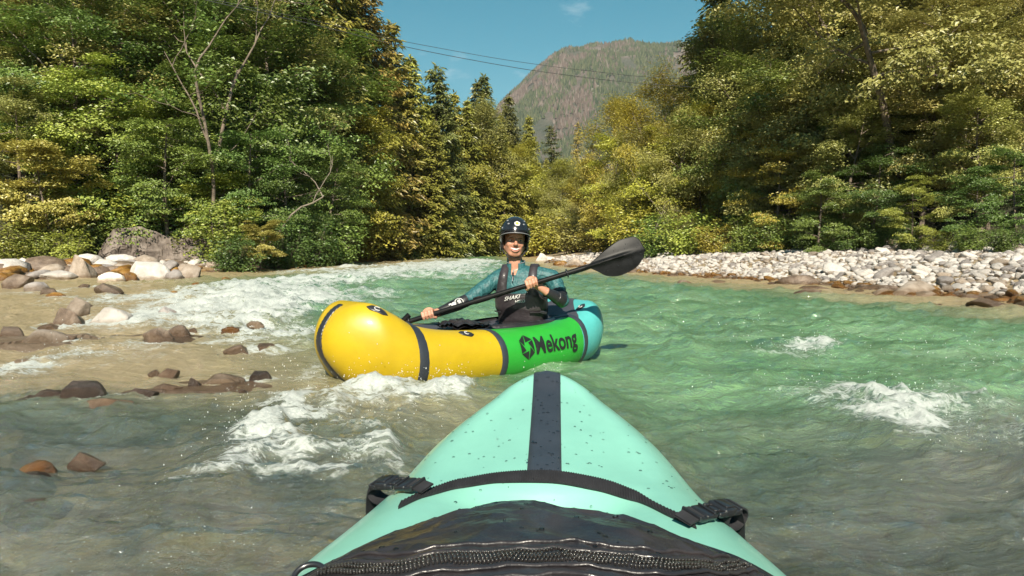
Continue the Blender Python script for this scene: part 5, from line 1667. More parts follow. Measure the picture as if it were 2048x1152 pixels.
mb.obj('emblem', M['print_black'], gp)
# cockpit rim and folded skirt edge
CK = 1.45
an = np.linspace(0, 2 * math.pi, 72, endpoint=False)
def oval(a, b, dz, tc_=CK):
    t = tc_ + a * np.cos(an) * (1 - .1 * np.cos(an)); x = b * np.sin(an)
    zz = .245 + dz + .012 * np.cos(an)
    return HY.to_world(t, x, zz)
mb = MB(); R_ = oval(.39, .235, .0); mb.tube(np.vstack([R_, R_[:2]]), .016, 8, caps=False); mb.obj('cockpit_rim', M['wet_fabric'], yr)
mb = MB()
rings = [oval(.425, .27, -.045), oval(.42, .268, -.01), oval(.395, .24, .012), oval(.35, .21, .020)]
mb.grid(np.stack(rings), closed_v=True, flip=True); mb.obj('coaming', M['tpu_black'], yr)
# folded tongue of the skirt lying on the deck in front
U, V = np.meshgrid(np.linspace(0, 1, 26), np.linspace(-1, 1, 14), indexing='ij')
tt = CK - .36 - .24 * U; xx = V * (.20 - .10 * U) - .02
zz = .258 - .004 * U + .018 * np.abs(np.sin(U * 9 + V * 2)) + .012 * np.sin(V * 7) ** 2
mb = MB(); mb.grid(HY.to_world(tt, xx, zz), flip=True); mb.grid(HY.to_world(tt, xx, zz - .02)); mb.obj('skirt_tongue', M['wet_fabric'], yr, smooth=True)

# ================================================================== the mint raft we sit in
MBOW = np.array([0.098, 2.085, 0.0])
HM = Hull(MBOW, math.radians(-90 - 3.3), 2.75,
          curve([0, .06, .12, .2, .33, .48, .7, .9, 1.3, 1.8, 2.3, 2.75], [.112, .122, .178, .240, .310, .356, .410, .455, .51, .51, .42, .25]),
          curve([0, .05, .17, .35, .55, .8, 1.2, 1.9, 2.3, 2.75], [.415, .42, .372, .318, .275, .262, .255, .255, .30, .34]),
          curve([0, .15, .5, 1.2, 2.0, 2.75], [.10, .0, -.06, -.08, -.06, .05]),
          curve([0, .1, .3, .52, .58, .66, 2.2, 2.4, 2.75], [.0, .004, .014, .022, .014, -.06, -.06, .0, .0]),
          curve([0, .2, .5, .8, 2.3, 2.75], [.10, .13, .145, .15, .15, .12]), .085, .25)
mr = thing('packraft', (MBOW[0], .8, 0), 'mint green inflatable raft with black deck, seen from its seat', 'raft')
mb = MB(); HM.panel(mb, 0, 2.75, 0, 2.3, 150, 60, 1); HM.panel(mb, 0, 2.75, 0, 2.3, 150, 60, -1); mb.obj('hull', M['tpu_mint'], mr)
mb = MB(); HM.panel(mb, 0, 2.75, 2.28, 3.0, 40, 6, 1); HM.panel(mb, 0, 2.75, 2.28, 3.0, 40, 6, -1); mb.obj('floor', M['tpu_black'], mr)
# centre strip
U = np.linspace(0, 1, 60)
tt = .560 * U ** 1.3 + .0006
rows = []
for a, o in ((-1, .0004), (-.94, .0035), (-.5, .0037), (0, .0045), (.5, .0037), (.94, .0035), (1, .0004)):
    rows.append(HM.top(tt, a * .0355 + 0 * tt, o))
mb = MB(); mb.grid(np.stack(rows, 1), flip=True)
over = strip_over(HM, .004, .25, .0355, 24, .0037)
mb.grid(over)
mb.obj('bow_strip', M['tpu_strip'], mr)
# ribbed webbing strap over the bow
nx = 220
def hull_hit(px, py):
    """the (t, x) of the mint hull's top under a sight line"""
    r = ray(px, py); best = None
    for d in np.arange(.7, 2.2, .002):
        p = np.array([0, 0, EYE]) + r * d / r[1]
        q = p - HM.bow; t = q @ HM.ax; x = q @ HM.sd
        w = float(HM.prof(np.array([t]))[0][0])
        if 0 < t < 2.7 and abs(x) < w and HM.top(np.array([t]), np.array([x]))[0][2] >= p[2]: return t, x
    return hull_hit(px + (6 if px < 1095 else -6), py)
SP = np.array([hull_hit(*q) for q in ((800, 1013), (850, 990), (920, 969), (1000, 957), (1095, 954), (1190, 968), (1270, 994), (1340, 1030), (1390, 1052))])
xs = np.linspace(SP[0, 1], SP[-1, 1], nx)
tc = curve(SP[:, 1], SP[:, 0])(xs)
rows = []
rib = np.where(np.arange(nx) % 2 == 0, .0055, .0035)
for a, o in ((-1, 0.0), (-.96, 1.0), (-.3, 1.05), (.3, 1.05), (.96, 1.0), (1, 0.0)):
    pts = HM.top(tc + a * .0165, xs, .001)
    up = HM.top(tc + a * .0165, xs, .011) - pts
    rows.append(pts + up * (o * rib / .01)[:, None])
mb = MB(); mb.grid(np.stack(rows, 1), flip=False); mb.obj('webbing_strap', M['webbing'], mr, smooth=False)
# dark deck with a raised zip
def deck_p(U, V):
    """U 0 front .. 1 rear, V -1 .. 1"""
    tf = .685 + .36 * V ** 2 + .022 * np.sin(V * 5 + .6) + .012 * np.sin(V * 11)
    t = tf + (1.9 - tf) * U ** 1.5
    w, zc, r, rr, cr = HM.prof(t)
    wd = w - rr * .52
    x = V * wd
    edge = sstep(0, .10, U)
    ze = zc + r * np.sqrt(np.maximum(0, 1 - np.clip((np.abs(x) - (w - rr)) / rr, 0, 1) ** 2)) + .004
    dome = (.008 + .075 * sstep(0, .45, U)) * (1 - np.abs(V) ** 2.4)
    sag = -.022 * (1 - edge) * (1 - V ** 2)
    wr = .016 * (ridge2(V * 1.6 + U * 2.2, U * 5 - V * 1.0, 3, 411) - .45) * edge * (1 - V ** 6) + .004 * (ridge2(V * 7, U * 20, 2, 415) - .45)
    z = ze + dome + sag + wr
    return HM.to_world(t, x, z)
U, V = np.meshgrid(np.linspace(0, 1, 150), np.linspace(-1, 1, 120), indexing='ij')
DP = deck_p(U, V)
mb = MB(); mb.grid(DP)
rimf = np.stack([DP[0], DP[0] - np.array([0, -.012, .02])]); mb.grid(rimf)
dk = mb.obj('spray_deck', M['wet_fabric'], mr)
# side hem of the deck
mb = MB()
for sv in (-1, 1):
    hem = deck_p(np.linspace(0, 1, 80), np.full(80, sv * .995)); mb.tube(hem + np.array([0, 0, .002]), .006, 6)
mb.tube(deck_p(np.zeros(90), np.linspace(-.99, .99, 90)) + np.array([0, 0, .001]), .0035, 6)
mb.obj('hem', M['webbing'], dk)
_ug, _vg = np.meshgrid(np.linspace(0.02, .9, 160), np.linspace(-.99, .99, 160), indexing='ij')
_dg = deck_p(_ug, _vg)
def deck_hit(px, py):
    r = ray(px, py); q = _dg - np.array([0, 0, EYE])
    e = np.abs(q[..., 0] / q[..., 1] - r[0] / r[1]) + np.abs(q[..., 2] / q[..., 1] - r[2] / r[1])
    i = np.unravel_index(np.argmin(e), e.shape)
    return _ug[i], _vg[i]
ZP = np.array([deck_hit(*q) for q in ((640, 1150), (730, 1143), (830, 1130), (950, 1120), (1060, 1117), (1180, 1120), (1300, 1128), (1420, 1136), (1500, 1142))])
def zpath(k, n, off=0.0):
    V = np.linspace(ZP[0, 1], ZP[-1, 1], n)
    U = curve(ZP[:, 1], ZP[:, 0])(V) + k
    p = deck_p(U, V); q = deck_p(U + .004, V); e = deck_p(U, V + .004)
    nr = unit(np.cross(e - p, p - q)); nr = np.where(nr[:, 2:3] < 0, -nr, nr)
    return p + nr * off, unit(e - p), nr
mb = MB()
for k in (-.022, .022):
    p, _, _ = zpath(k, 120, .002); mb.tube(p, .0055, 6, flat=.5)
for k in (-.045, .050):
    p, _, _ = zpath(k, 120, .001); mb.tube(p, .0035, 6)
mb.obj('zip_tape', M['wet_fabric'], dk)
mb = MB()
for row, k in enumerate((-.011, -.0035, .0035, .011)):
    p, tg, nr = zpath(k, 120, .004)
    for i in range(120):
        j = i + .5 * (row % 2)
        R = np.stack([tg[i], np.cross(nr[i], tg[i]), nr[i]], 1)
        c = p[i] + tg[i] * (.0032 * (row % 2))
        mb.box(c, (.0032, .0055 if row in (1, 2) else .004, .0045), R, .0010)
tag(mb.obj('zip_teeth', M['zip'], dk), kind='stuff')
# buckles
def frame_at(t, x, off):
    p = HM.top(np.array([t]), np.array([x]), off)[0]
    px_ = HM.top(np.array([t]), np.array([x + .004]), off)[0]; pt_ = HM.top(np.array([t + .004]), np.array([x]), off)[0]
    a = unit((px_ - p)[None])[0]; b = unit((pt_ - p)[None])[0]
    nn = unit(np.cross(a, b)[None])[0]
    if nn[2] < 0: nn = -nn
    return p, a, np.cross(nn, a), nn
def buckle(t, x, dirang, flip):
    p, a, b, nn = frame_at(t, x, .016)
    nn = unit((nn * .75 + np.array([0, -.1, .25]))[None])[0]
    a = unit((a - nn * a.dot(nn))[None])[0]; b = np.cross(nn, a)
    ca, sa = math.cos(dirang), math.sin(dirang)
    u = a * ca + b * sa; v = np.cross(nn, u)
    R = np.stack([u, v, nn], 1)
    L = lambda q: p + R @ np.array(q)
    mb = MB()
    # female half: hollow box with side windows and a ladder bar; male half with prongs
    mb.box(L((-.030, 0, .002)), (.034, .044, .015), R, .004)
    mb.box(L((-.032, 0, .0105)), (.022, .030, .004), R, .0015)
    mb.box(L((-.008, .018, 0)), (.020, .007, .010), R, .003)
    mb.box(L((-.008, -.018, 0)), (.020, .007, .010), R, .003)
    mb.box(L((-.008, 0, .001)), (.016, .018, .008), R, .002)
    mb.box(L((.022, 0, -.001)), (.030, .042, .011), R, .004)
    mb.box(L((.016, 0, .006)), (.004, .040, .004), R, .0015)
    mb.box(L((.046, .019, -.002)), (.020, .006, .009), R, .002)
    mb.box(L((.046, -.019, -.002)), (.020, .006, .009), R, .002)
    mb.box(L((.056, 0, .000)), (.006, .044, .010), R, .002)
    mb.box(L((-.052, .019, 0)), (.014, .006, .010), R, .002)
    mb.box(L((-.052, -.019, 0)), (.014, .006, .010), R, .002)
    mb.box(L((-.060, 0, .002)), (.006, .044, .011), R, .002)
    bo = mb.obj('buckle', M['plastic'], mr, smooth=True)
    mb = MB()
    # webbing tails feeding the two halves
    q = np.linspace(0, 1, 14)
    def tail(fn, hw=.0185, th=.0016):
        c = np.array([L(fn(s)) for s in q]); 
        up = np.array([nn] * len(q))
        g_ = np.stack([c - v * hw + up * th, c + v * hw + up * th, c + v * hw - up * th, c - v * hw - up * th], 1)
        mb.grid(g_, closed_v=True)
    tail(lambda s: (.044 + .035 * s, 0, .003 - .012 * s))
    mb.obj('buckle_webbing', M['webbing'], mr, smooth=False); mb = MB()
    tail(lambda s: (-.058 - .045 * s, 0, .004 - .02 * s - .05 * s ** 2))
    mb.obj('buckle_webbing', M['webbing'], mr, smooth=False); mb = MB()
    if flip:
        tail(lambda s: (-.056 - .028 * math.sin(s * 5.2) - .008, 0, .006 - .022 * (1 - math.cos(s * 5.2))), .018)
    else:
        tail(lambda s: (-.05 - .03 * math.sin(s * 3.6), 0, -.004 - .017 * (1 - math.cos(s * 3.6))), .018)
    mb.obj('buckle_webbing', M['webbing'], mr, smooth=False)
bt = hull_hit(768, 1000); buckle(bt[0], bt[1] + .034, math.radians(-32), False)
bt = hull_hit(1452, 1052); buckle(bt[0], bt[1] - .030, math.radians(220), True)
# cord and D-ring by the lower corners of the deck
mb = MB()
q = np.linspace(0, 1, 30)
mb.tube(HM.P(.80 + .28 * q, 1.42 + .10 * np.sin(q * 5), 1, .006), .0055, 7); mb.obj('cord', M['webbing'], mr)
mb = MB()
mb.tube(HM.P(.56 + .12 * q, 1.40 + .10 * q, -1, .004), .008, 7, flat=.5); mb.tube(HM.P(.60 + .10 * q, 1.38 + .12 * q, 1, .004), .008, 7, flat=.5); mb.obj('strap_anchor', M['webbing'], mr)
mb = MB()
rp, a_, b_, nn_ = frame_at(1.02, -.335, .012)
an = np.linspace(0, 2 * math.pi, 40)
ring = np.array([rp + a_ * .024 * math.cos(s) + b_ * .017 * math.sin(s) + nn_ * .012 * math.sin(s) for s in an])
mb.tube(ring, .0045, 8, caps=False); mb.obj('ring', M['plastic'], mr)
# beads of water on hull, strip and deck
mb = MB(); sph_v, sph_f = ICO[2]
def drop_at(c, nn, r):
    a = unit(np.cross(nn, [0.3, .8, .1])[None])[0]; b = np.cross(nn, a)
    R = np.stack([a * RNG.uniform(.8, 1.5), b * RNG.uniform(.8, 1.4), nn * .45], 1)
    up = sph_v[:, 2] > -.35
    mb.add(c + (sph_v * r) @ R.T, sph_f)
for i in range(330):
    if i < 110:
        u_, v_ = RNG.uniform(.02, .62), RNG.uniform(-.95, .95)
        p = deck_p(np.array([u_, u_ + .004, u_]), np.array([v_, v_, v_ + .004]))
        nn = unit(np.cross(p[2] - p[0], p[0] - p[1])[None])[0]
        if nn[2] < 0: nn = -nn
        drop_at(p[0] + nn * .0005, nn, RNG.uniform(.0015, .0042))
    else:
        t_, x_ = RNG.uniform(.02, .66), RNG.uniform(-.30, .30)
        if i < 160: x_ = RNG.uniform(-.033, .033)
        w_ = float(HM.prof(np.array([t_]))[0][0])
        if abs(x_) > w_ * .95: continue
        c, a_, b_, nn = frame_at(t_, x_, .0042 if abs(x_) < .036 else .0003)
        drop_at(c, nn, RNG.uniform(.0010, .0030))
tag(mb.obj('water_beads', M['water_drop'], mr), kind='stuff')
# ------------------------------------------------------------------ the paddler
m, n, l, out = node_mat('skin')
p = N(n, 'ShaderNodeBsdfPrincipled', Roughness=0.42)
p.inputs['Subsurface Weight'].default_value = 0.12; p.inputs['Subsurface Radius'].default_value = (.012, .005, .003); p.inputs['Subsurface Scale'].default_value = .5
tc = N(n, 'ShaderNodeTexCoord'); no = N(n, 'ShaderNodeTexNoise', Scale=26.0, Detail=5.0); l.new(tc.outputs['Object'], no.inputs['Vector'])
r = ramp(n, [(.35, (0.44, 0.21, 0.135)), (.65, (0.53, 0.28, 0.19))]); l.new(no.outputs[0], r.inputs[0]); l.new(r.outputs[0], p.inputs['Base Color']); l.new(p.outputs[0], out.inputs['Surface'])
M['skin'] = m
m, n, l, out = node_mat('teal_shirt')
p = N(n, 'ShaderNodeBsdfPrincipled', Roughness=0.55)
tc = N(n, 'ShaderNodeTexCoord'); no = N(n, 'ShaderNodeTexNoise', Scale=55.0, Detail=5.0, Roughness=0.7); l.new(tc.outputs['Object'], no.inputs['Vector'])
r = ramp(n, [(.38, (0.012, 0.070, 0.078)), (.55, (0.026, 0.115, 0.125)), (.70, (0.055, 0.18, 0.19))]); l.new(no.outputs[0], r.inputs[0]); l.new(r.outputs[0], p.inputs['Base Color'])
wv = N(n, 'ShaderNodeTexNoise', Scale=24.0, Detail=3.0, Distortion=1.2); l.new(tc.outputs['Object'], wv.inputs['Vector'])
b = N(n, 'ShaderNodeBump', Strength=.6, Distance=.012); l.new(wv.outputs[0], b.inputs['Height']); l.new(b.outputs[0], p.inputs['Normal']); l.new(p.outputs[0], out.inputs['Surface'])
M['teal_shirt'] = m
M['neoprene'] = simple_mat('neoprene', (0.018, 0.018, 0.020), 0.40, .3, 14, .4, 40, .006, .15)
M['vest'] = simple_mat('vest', (0.0304, 0.0248, 0.0288), 0.48, .35, 9, .5, 22, .012, .15)
M['helmet'] = simple_mat('helmet', (0.014, 0.015, 0.018), 0.22, .3, 18, .1, 30, .003, .6)
M['visor'] = simple_mat('visor', (0.022, 0.022, 0.026), 0.25, .2, 18, .05, 30, .002, .5)
M['visor_edge'] = simple_mat('visor_edge', (0.2400, 0.2400, 0.2480), 0.35, .1, 18, 0)
M['grey_trim'] = simple_mat('grey_trim', (0.2080, 0.2160, 0.2320), 0.5, .1, 18, 0)
M['teeth'] = simple_mat('teeth', (0.82, 0.78, 0.72), 0.25, .03, 18, 0)
M['lips'] = simple_mat('lips', (0.42, 0.15, 0.12), 0.4, .1, 40, 0)
M['eye_white'] = simple_mat('eye_white', (0.55, 0.52, 0.49), 0.2, .03, 18, 0)
M['eye_dark'] = simple_mat('eye_dark', (0.02, 0.015, 0.012), 0.15, .1, 18, 0)
M['brow'] = simple_mat('brow', (0.07, 0.04, 0.025), 0.8, .2, 80, 0)
M['hair'] = simple_mat('hair', (0.09, 0.055, 0.03), 0.6, .3, 60, .4, 120, .003)
M['carbon'] = simple_mat('carbon', (0.008, 0.0085, 0.009), 0.42, .4, 20, .1, 60, .002, .0, spec=.16)
M['badge_yellow'] = simple_mat('badge_yellow', (0.55, 0.48, 0.06), 0.4, .1, 18, 0)

A3 = lambda x: np.array(x, float)
UP = A3((0, 0, 1))
FACE = unit(A3((-.22, -.97, 0))[None])[0]          # chest direction
RIGHT = A3((-FACE[1], FACE[0], 0)) * -1            # the paddler's own right hand side
if RIGHT[0] > 0: RIGHT = -RIGHT
PELV = HY.to_world(np.array(1.49), np.array(0.0), np.array(.12))
waist = at(1048, 640, 5.20); chest = at(1040, 578, 5.14); neck = at(1032, 533, 5.13)
shR = at(996, 557, 5.16); shL = at(1104, 556, 5.08)
elR = at(934, 601, 5.05); wrR = at(874, 626, 4.95)
elL = at(1126, 602, 4.98); wrL = at(1094, 584, 4.90)
gripR = at(857, 631, 4.90); gripL = at(1064, 568, 4.86)
HEADC = at(1029, 481, 5.10)
HF = unit(A3((.10, -.99, -.02))[None])[0]; HR = unit(np.cross(HF, UP)[None])[0]; HU = unit(np.cross(HR, HF)[None])[0]
tilt = math.radians(3)
HR, HU = HR * math.cos(tilt) + HU * math.sin(tilt), HU * math.cos(tilt) - HR * math.sin(tilt)
# HR points to the paddler's own left/right such that +x is picture right
if HR[0] < 0: HR = -HR
HB = np.stack([HR, -HF, HU], 1)                    # head axes: x right, y back, z up
def hp(x, y, z): return HEADC + HB @ A3((x, y, z))

SHAFT = unit((gripL - gripR)[None])[0]
RS = .0165
bm_ = MB()
# torso
tw = A3((RIGHT, -FACE, UP)).T
def tors(c, rx, ry, rz): bm_.ellipsoid(c, (rx, ry, rz), tw, 24, 14)
tors(PELV, .17, .13, .12)
bm_.capsule(PELV + UP * .02, waist, .135, .130, 20)
tors(waist, .150, .105, .10)
tors((waist * .5 + chest * .5), .155, .108, .12)
tors(chest, .172, .115, .13)
tors(chest + UP * .055, .165, .10, .11)
bm_.capsule(shR * .55 + neck * .45 - UP * .012, shR, .060, .058)
bm_.capsule(shL * .55 + neck * .45 - UP * .012, shL, .060, .058)
bm_.capsule(neck - UP * .05, hp(0, .02, -.07), .056, .050, 16)
# arms
def arm(sh, el, wr):
    mid = (sh + el) / 2
    bm_.capsule(sh, mid, .057, .053); bm_.capsule(mid, el, .053, .044)
    fm = el * .65 + wr * .35
    bm_.capsule(el, fm, .044, .043); bm_.capsule(fm, wr, .043, .029)
arm(shR, elR, wrR); arm(shL, elL, wrL)
# hands closed on the shaft
def hand(grip, wr, sgn):
    """fingers wrap from behind over the top of the shaft and down its front"""
    front = A3((0, -1, 0)); front = unit((front - SHAFT * front.dot(SHAFT))[None])[0]
    top = unit(np.cross(SHAFT, front)[None])[0]
    if top[2] < 0: top = -top
    def pt(s, th, r):   # th: 0 top, 90 front, 180 below, -90 back
        a = math.radians(th)
        return grip + SHAFT * s + (top * math.cos(a) + front * math.sin(a)) * r
    order = (-.033, -.011, .011, .0325)
    lens = (1.0, 1.06, 1.0, .86) if sgn > 0 else (.86, 1.0, 1.06, 1.0)
    for s, k in zip(order, lens):
        r0 = RS + .0095
        k0 = pt(s * 1.0, -38, r0 + .006); k1 = pt(s, 28, r0 + .003); k2 = pt(s * .98, 82, r0 + .001); k3 = pt(s * .95, 60 + 78 * k, r0 - .001)
        bm_.capsule(k0, k1, .0100, .0095, 12); bm_.capsule(k1, k2, .0095, .0088, 12); bm_.capsule(k2, k3, .0088, .0076, 12)
        bm_.ellipsoid(k1 + (top) * .001, (.0102, .0102, .0102))
    # palm behind the shaft, running into the wrist
    pc = pt(0, -62, RS + .020)
    R = np.stack([SHAFT, top, front], 1)
    bm_.ellipsoid(pc, (.043, .034, .019), R, 18, 10)
    for s in (-.025, 0, .025):
        bm_.capsule(pt(s, -38, RS + .015), pc * .4 + wr * .6 + SHAFT * s * .5, .012, .016, 12)
    bm_.capsule(pc, wr, .027, .027)
    # thumb leaves the side of the palm and closes under the shaft
    t0 = pt(-.030 * sgn, -85, RS + .018); t1 = pt(-.044 * sgn, -135, RS + .013); t2 = pt(-.040 * sgn, 178, RS + .010); t3 = pt(-.030 * sgn, 138, RS + .009)
    bm_.capsule(t0, t1, .0150, .0120, 12); bm_.capsule(t1, t2, .0120, .0105, 12); bm_.capsule(t2, t3, .0105, .0085, 12)
hand(gripR, wrR, -1)
hand(gripL, wrL, 1)
# head: skull, jaw, cheeks, nose, lips' swell, chin
bm_.ellipsoid(hp(0, .012, .028), (.073, .094, .088), HB, 24, 16)
bm_.ellipsoid(hp(0, -.020, -.030), (.064, .066, .078), HB, 24, 16)
bm_.ellipsoid(hp(0, -.042, -.083), (.035, .034, .033), HB)
for s in (-1, 1):
    bm_.capsule(hp(s * .054, .005, -.045), hp(s * .022, -.050, -.088), .022, .020)
    bm_.ellipsoid(hp(s * .035, -.060, -.026), (.024, .018, .022), HB)
    bm_.capsule(hp(s * .014, -.082, .020), hp(s * .046, -.068, .018), .010, .009)
bm_.capsule(hp(0, -.083, .012), hp(0, -.107, -.024), .0085, .0125)
for s in (-1, 1): bm_.ellipsoid(hp(s * .011, -.097, -.029), (.0085, .010, .0075), HB)
bm_.ellipsoid(hp(0, -.080, -.058), (.028, .014, .022), HB)
bm_.ellipsoid(hp(0, -.072, .040), (.050, .022, .026), HB)
pers_base = HY.to_world(np.array(1.49), np.array(0.0), np.array(-.02))
tmp = bm_.obj('body_blocks', M['skin'])
md = tmp.modifiers.new('remesh', 'REMESH'); md.mode = 'VOXEL'; md.voxel_size = .0036; md.adaptivity = 0
bpy.context.view_layer.update()
me = bpy.data.meshes.new_from_object(tmp.evaluated_get(bpy.context.evaluated_depsgraph_get()))
bpy.data.objects.remove(tmp)
nv = len(me.vertices)
V = np.empty(nv * 3); me.vertices.foreach_get('co', V); V = V.reshape(-1, 3)
E = np.empty(len(me.edges) * 2, dtype=np.int64); me.edges.foreach_get('vertices', E); E = E.reshape(-1, 2)
deg = np.bincount(E.ravel(), minlength=nv)[:, None]
def lap(V, k, w):
    for _ in range(k):
        S = np.zeros_like(V)
        for a in range(3):
            S[:, a] = np.bincount(E[:, 0], V[E[:, 1], a], nv) + np.bincount(E[:, 1], V[E[:, 0], a], nv)
        V = V + w[:, None] * (S / deg - V)
    return V
def seg_d(P, a, b):
    d = b - a; t = np.clip(((P - a) @ d) / d.dot(d), 0, 1)
    return np.linalg.norm(P - (a + t[:, None] * d), axis=1), t
dh = np.minimum(np.linalg.norm(V - gripR, axis=1), np.linalg.norm(V - gripL, axis=1))
loc = (V - HEADC) @ HB
isface = (np.abs(loc[:, 0]) < .09) & (loc[:, 1] < .02) & (loc[:, 2] > -.12)
w = np.where(dh < .075, .18, np.where(isface, .5, .55))
V = lap(V, 5, w)
nosem = np.exp(-(loc[:, 0] / .018) ** 2 - ((loc[:, 2] + .02) / .02) ** 2) * (loc[:, 1] < -.085)
V = lap(V, 14, np.where(isface, .55, 0) * (1 - nosem))
# smile: open the mouth a little, corners pulled up
loc = (V - HEADC) @ HB
mx_, mz_ = loc[:, 0] / .033, (loc[:, 2] + .057 - .012 * (loc[:, 0] / .03) ** 2) / .0100
mouth = np.exp(-(mx_ ** 2) ** 2 - (mz_ ** 2) ** 1.5) * (loc[:, 1] < -.04)
def face_y(x, z):
    q = (loc[:, 0] - x) ** 2 + (loc[:, 2] - z) ** 2 + np.where(loc[:, 1] > -.02, 1, 0)
    return loc[np.argmin(q), 1]
TEETH_Y = [face_y(x, -.056 + .010 * (x / .03) ** 2) for x in np.linspace(-.028, .028, 11)]
EYE_Y = [face_y(s * .030, .001) for s in (-1, 1)]
BROW_Y = [[face_y(s * (.030 + .017 * k), .0175 - .004 * k * k) for k in np.linspace(-1, 1, 9)] for s in (-1, 1)]
V = V + np.outer(mouth * .011, HB[:, 1])
# eye hollows
for s in (-1, 1):
    ex_ = np.exp(-((loc[:, 0] - s * .030) / .016) ** 2 - ((loc[:, 2] - .001) / .011) ** 2) * (loc[:, 1] < -.03)
    V = V + np.outer(ex_ * .008, HB[:, 1])
# sleeve wrinkles
for sh, el in ((shR, elR), (shL, elL)):
    dd, t = seg_d(V, sh, el)
    ok = (dd < .075)
    nz = (ridge2(t * 7 + V[:, 2] * 9, V[:, 0] * 16, 2, 501) - .4) * .010 * ok * sstep(0, .2, t) * (dh > .1)
    dirv = unit(V - (sh + np.clip(t, 0, 1)[:, None] * (el - sh)))
    V = V + dirv * nz[:, None]
me.vertices.foreach_set('co', (V - pers_base).ravel().astype(np.float32))
# dress the surface by place: skin, teal shirt, black sleeves
me.materials.clear()
for k in ('skin', 'teal_shirt', 'neoprene', 'lips'): me.materials.append(M[k])
npoly = len(me.polygons)
C = np.empty(npoly * 3); me.polygons.foreach_get('center', C); C = C.reshape(-1, 3) + pers_base
mi = np.full(npoly, 1)
locp = (C - HEADC) @ HB
headm = (locp[:, 2] > -.118) & (np.abs(locp[:, 0]) < .10) & (np.abs(locp[:, 1]) < .13)
vneck = ((C - neck) @ FACE > .01) & (np.abs((C - neck) @ RIGHT) < .014 + .25 * np.clip((C - neck)[:, 2] + .055, 0, 1)) & (C[:, 2] > neck[2] - .055)
mi[headm | vneck] = 0
for el, wr, gr in ((elR, wrR, gripR), (elL, wrL, gripL)):
    dd, t = seg_d(C, el, wr)
    mi[(dd < .07) & (t > .02)] = 2
    dw, tw_ = seg_d(C, wr, gr)
    hand_m = (np.linalg.norm(C - gr, axis=1) < .12) & (((C - wr) @ unit((gr - wr)[None])[0]) > -.004)
    mi[hand_m] = 0
mz = (locp[:, 2] + .058 - .010 * (locp[:, 0] / .03) ** 2)
lip = headm & (np.abs(locp[:, 0]) < .031) & (np.abs(mz) < .0115 * np.sqrt(np.clip(1 - (locp[:, 0] / .033) ** 2, 0, 1)) + .001) & (locp[:, 1] < -.05)
mi[lip] = 3
me.polygons.foreach_set('material_index', mi.astype(np.int32))
me.polygons.foreach_set('use_smooth', np.ones(npoly, bool))
me.update()
person = bpy.data.objects.new('person', me); COL.objects.link(person)
person.location = pers_base
ORIGIN['person'] = pers_base
tag(person, 'smiling paddler in black helmet, teal shirt and dark buoyancy vest, gripping a paddle', 'person')

# face pieces
mb = MB()
rows = []
for dz, dy in ((.0040, .006), (.0030, .0025), (-.0055, .0022), (-.0068, .006)):
    rows.append([hp(x, y + dy, -.0565 + .009 * (x / .03) ** 2 + dz * (1 - .5 * (x / .028) ** 2)) for x, y in zip(np.linspace(-.028, .028, 11), TEETH_Y)])
mb.grid(np.array(rows)); mb.grid(np.array(rows) + HB[:, 1] * .004, flip=True)
mb.obj('teeth', M['teeth'], person)
for s, eyy, bry in zip((-1, 1), EYE_Y, BROW_Y):
    mb = MB(); mb.ellipsoid(hp(s * .030, eyy + .0135, .001), (.0125, .011, .0062), HB, 14, 10)
    ey = mb.obj('eye', M['eye_white'], person)
    mb = MB(); mb.ellipsoid(hp(s * .030 + .003, eyy + .0070, .001), (.0055, .005, .0055), HB, 12, 8); mb.obj('iris', M['eye_dark'], ey)
    mb = MB(); q = np.linspace(-1, 1, 9)
    mb.tube([hp(s * (.030 + .017 * k), yy - .0005, .0175 - .004 * k * k) for k, yy in zip(q, bry)], .0020 * (1.1 - q ** 2 * .6), 6, flat=1.1); mb.obj('eyebrow', M['brow'], person)
for s in (-1, 1):
    mb = MB()
    for k in range(7):
        mb.tube([hp(s * (.070 + .003 * math.sin(k)), -.012 + .011 * k, -.01), hp(s * (.071 + .002 * math.cos(k)), -.010 + .011 * k, -.055 - .01 * (k % 3))], [.006, .003], 5)
    mb.obj('hair', M['hair'], person)

# helmet: shell with a low rim over ears and nape
az = np.linspace(0, 2 * math.pi, 64, endpoint=False)
def rim_el(a):    # elevation of the lower edge by azimuth; a=0 picture right, pi/2 back, -pi/2 front
    fr = np.clip(-np.sin(a), 0, 1)
    return -.62 + .84 * sstep(.25, .75, fr)
def shell(rx, ry, rz, zc, nel=22, e0=0.0):
    EL0 = rim_el(az) + e0
    rows = []
    for k in np.linspace(0, 1, nel):
        el = EL0 + (math.pi / 2 - EL0) * k
        x = rx * np.cos(el) * np.cos(az); y = ry * np.cos(el) * np.sin(az) + .012; z = rz * np.sin(el) + zc
        rows.append(HEADC + np.stack([x, y, z], -1) @ HB.T)
    return np.stack(rows)
S1 = shell(.103, .126, .124, .037); S2 = shell(.091, .112, .112, .034)
mb = MB(); mb.grid(S1, closed_v=True, flip=False); mb.grid(S2, closed_v=True, flip=True)
mb.grid(np.stack([S1[0], S2[0]]), closed_v=True, flip=True)
hm = mb.obj('helmet', M['helmet'], person)
mb = MB(); mb.tube(np.vstack([S1[0], S1[:1, 0]]), .0045, 6, caps=False); mb.obj('rim', M['plastic'], hm)
mb = MB(); bandp = HEADC + np.stack([.1040 * np.cos(az), .127 * np.sin(az) + .012, .060 + .012 * np.sin(az) * -1], -1) @ HB.T
mb.tube(np.vstack([bandp, bandp[:1]]), .003, 6, caps=False); mb.obj('ridge', M['helmet'], hm)
def on_helmet(a, el, off=.0):
    return hp(.103 * math.cos(el) * math.cos(a) * (1 + off), .126 * math.cos(el) * math.sin(a) * (1 + off) + .012, .124 * math.sin(el) * (1 + off) + .037)
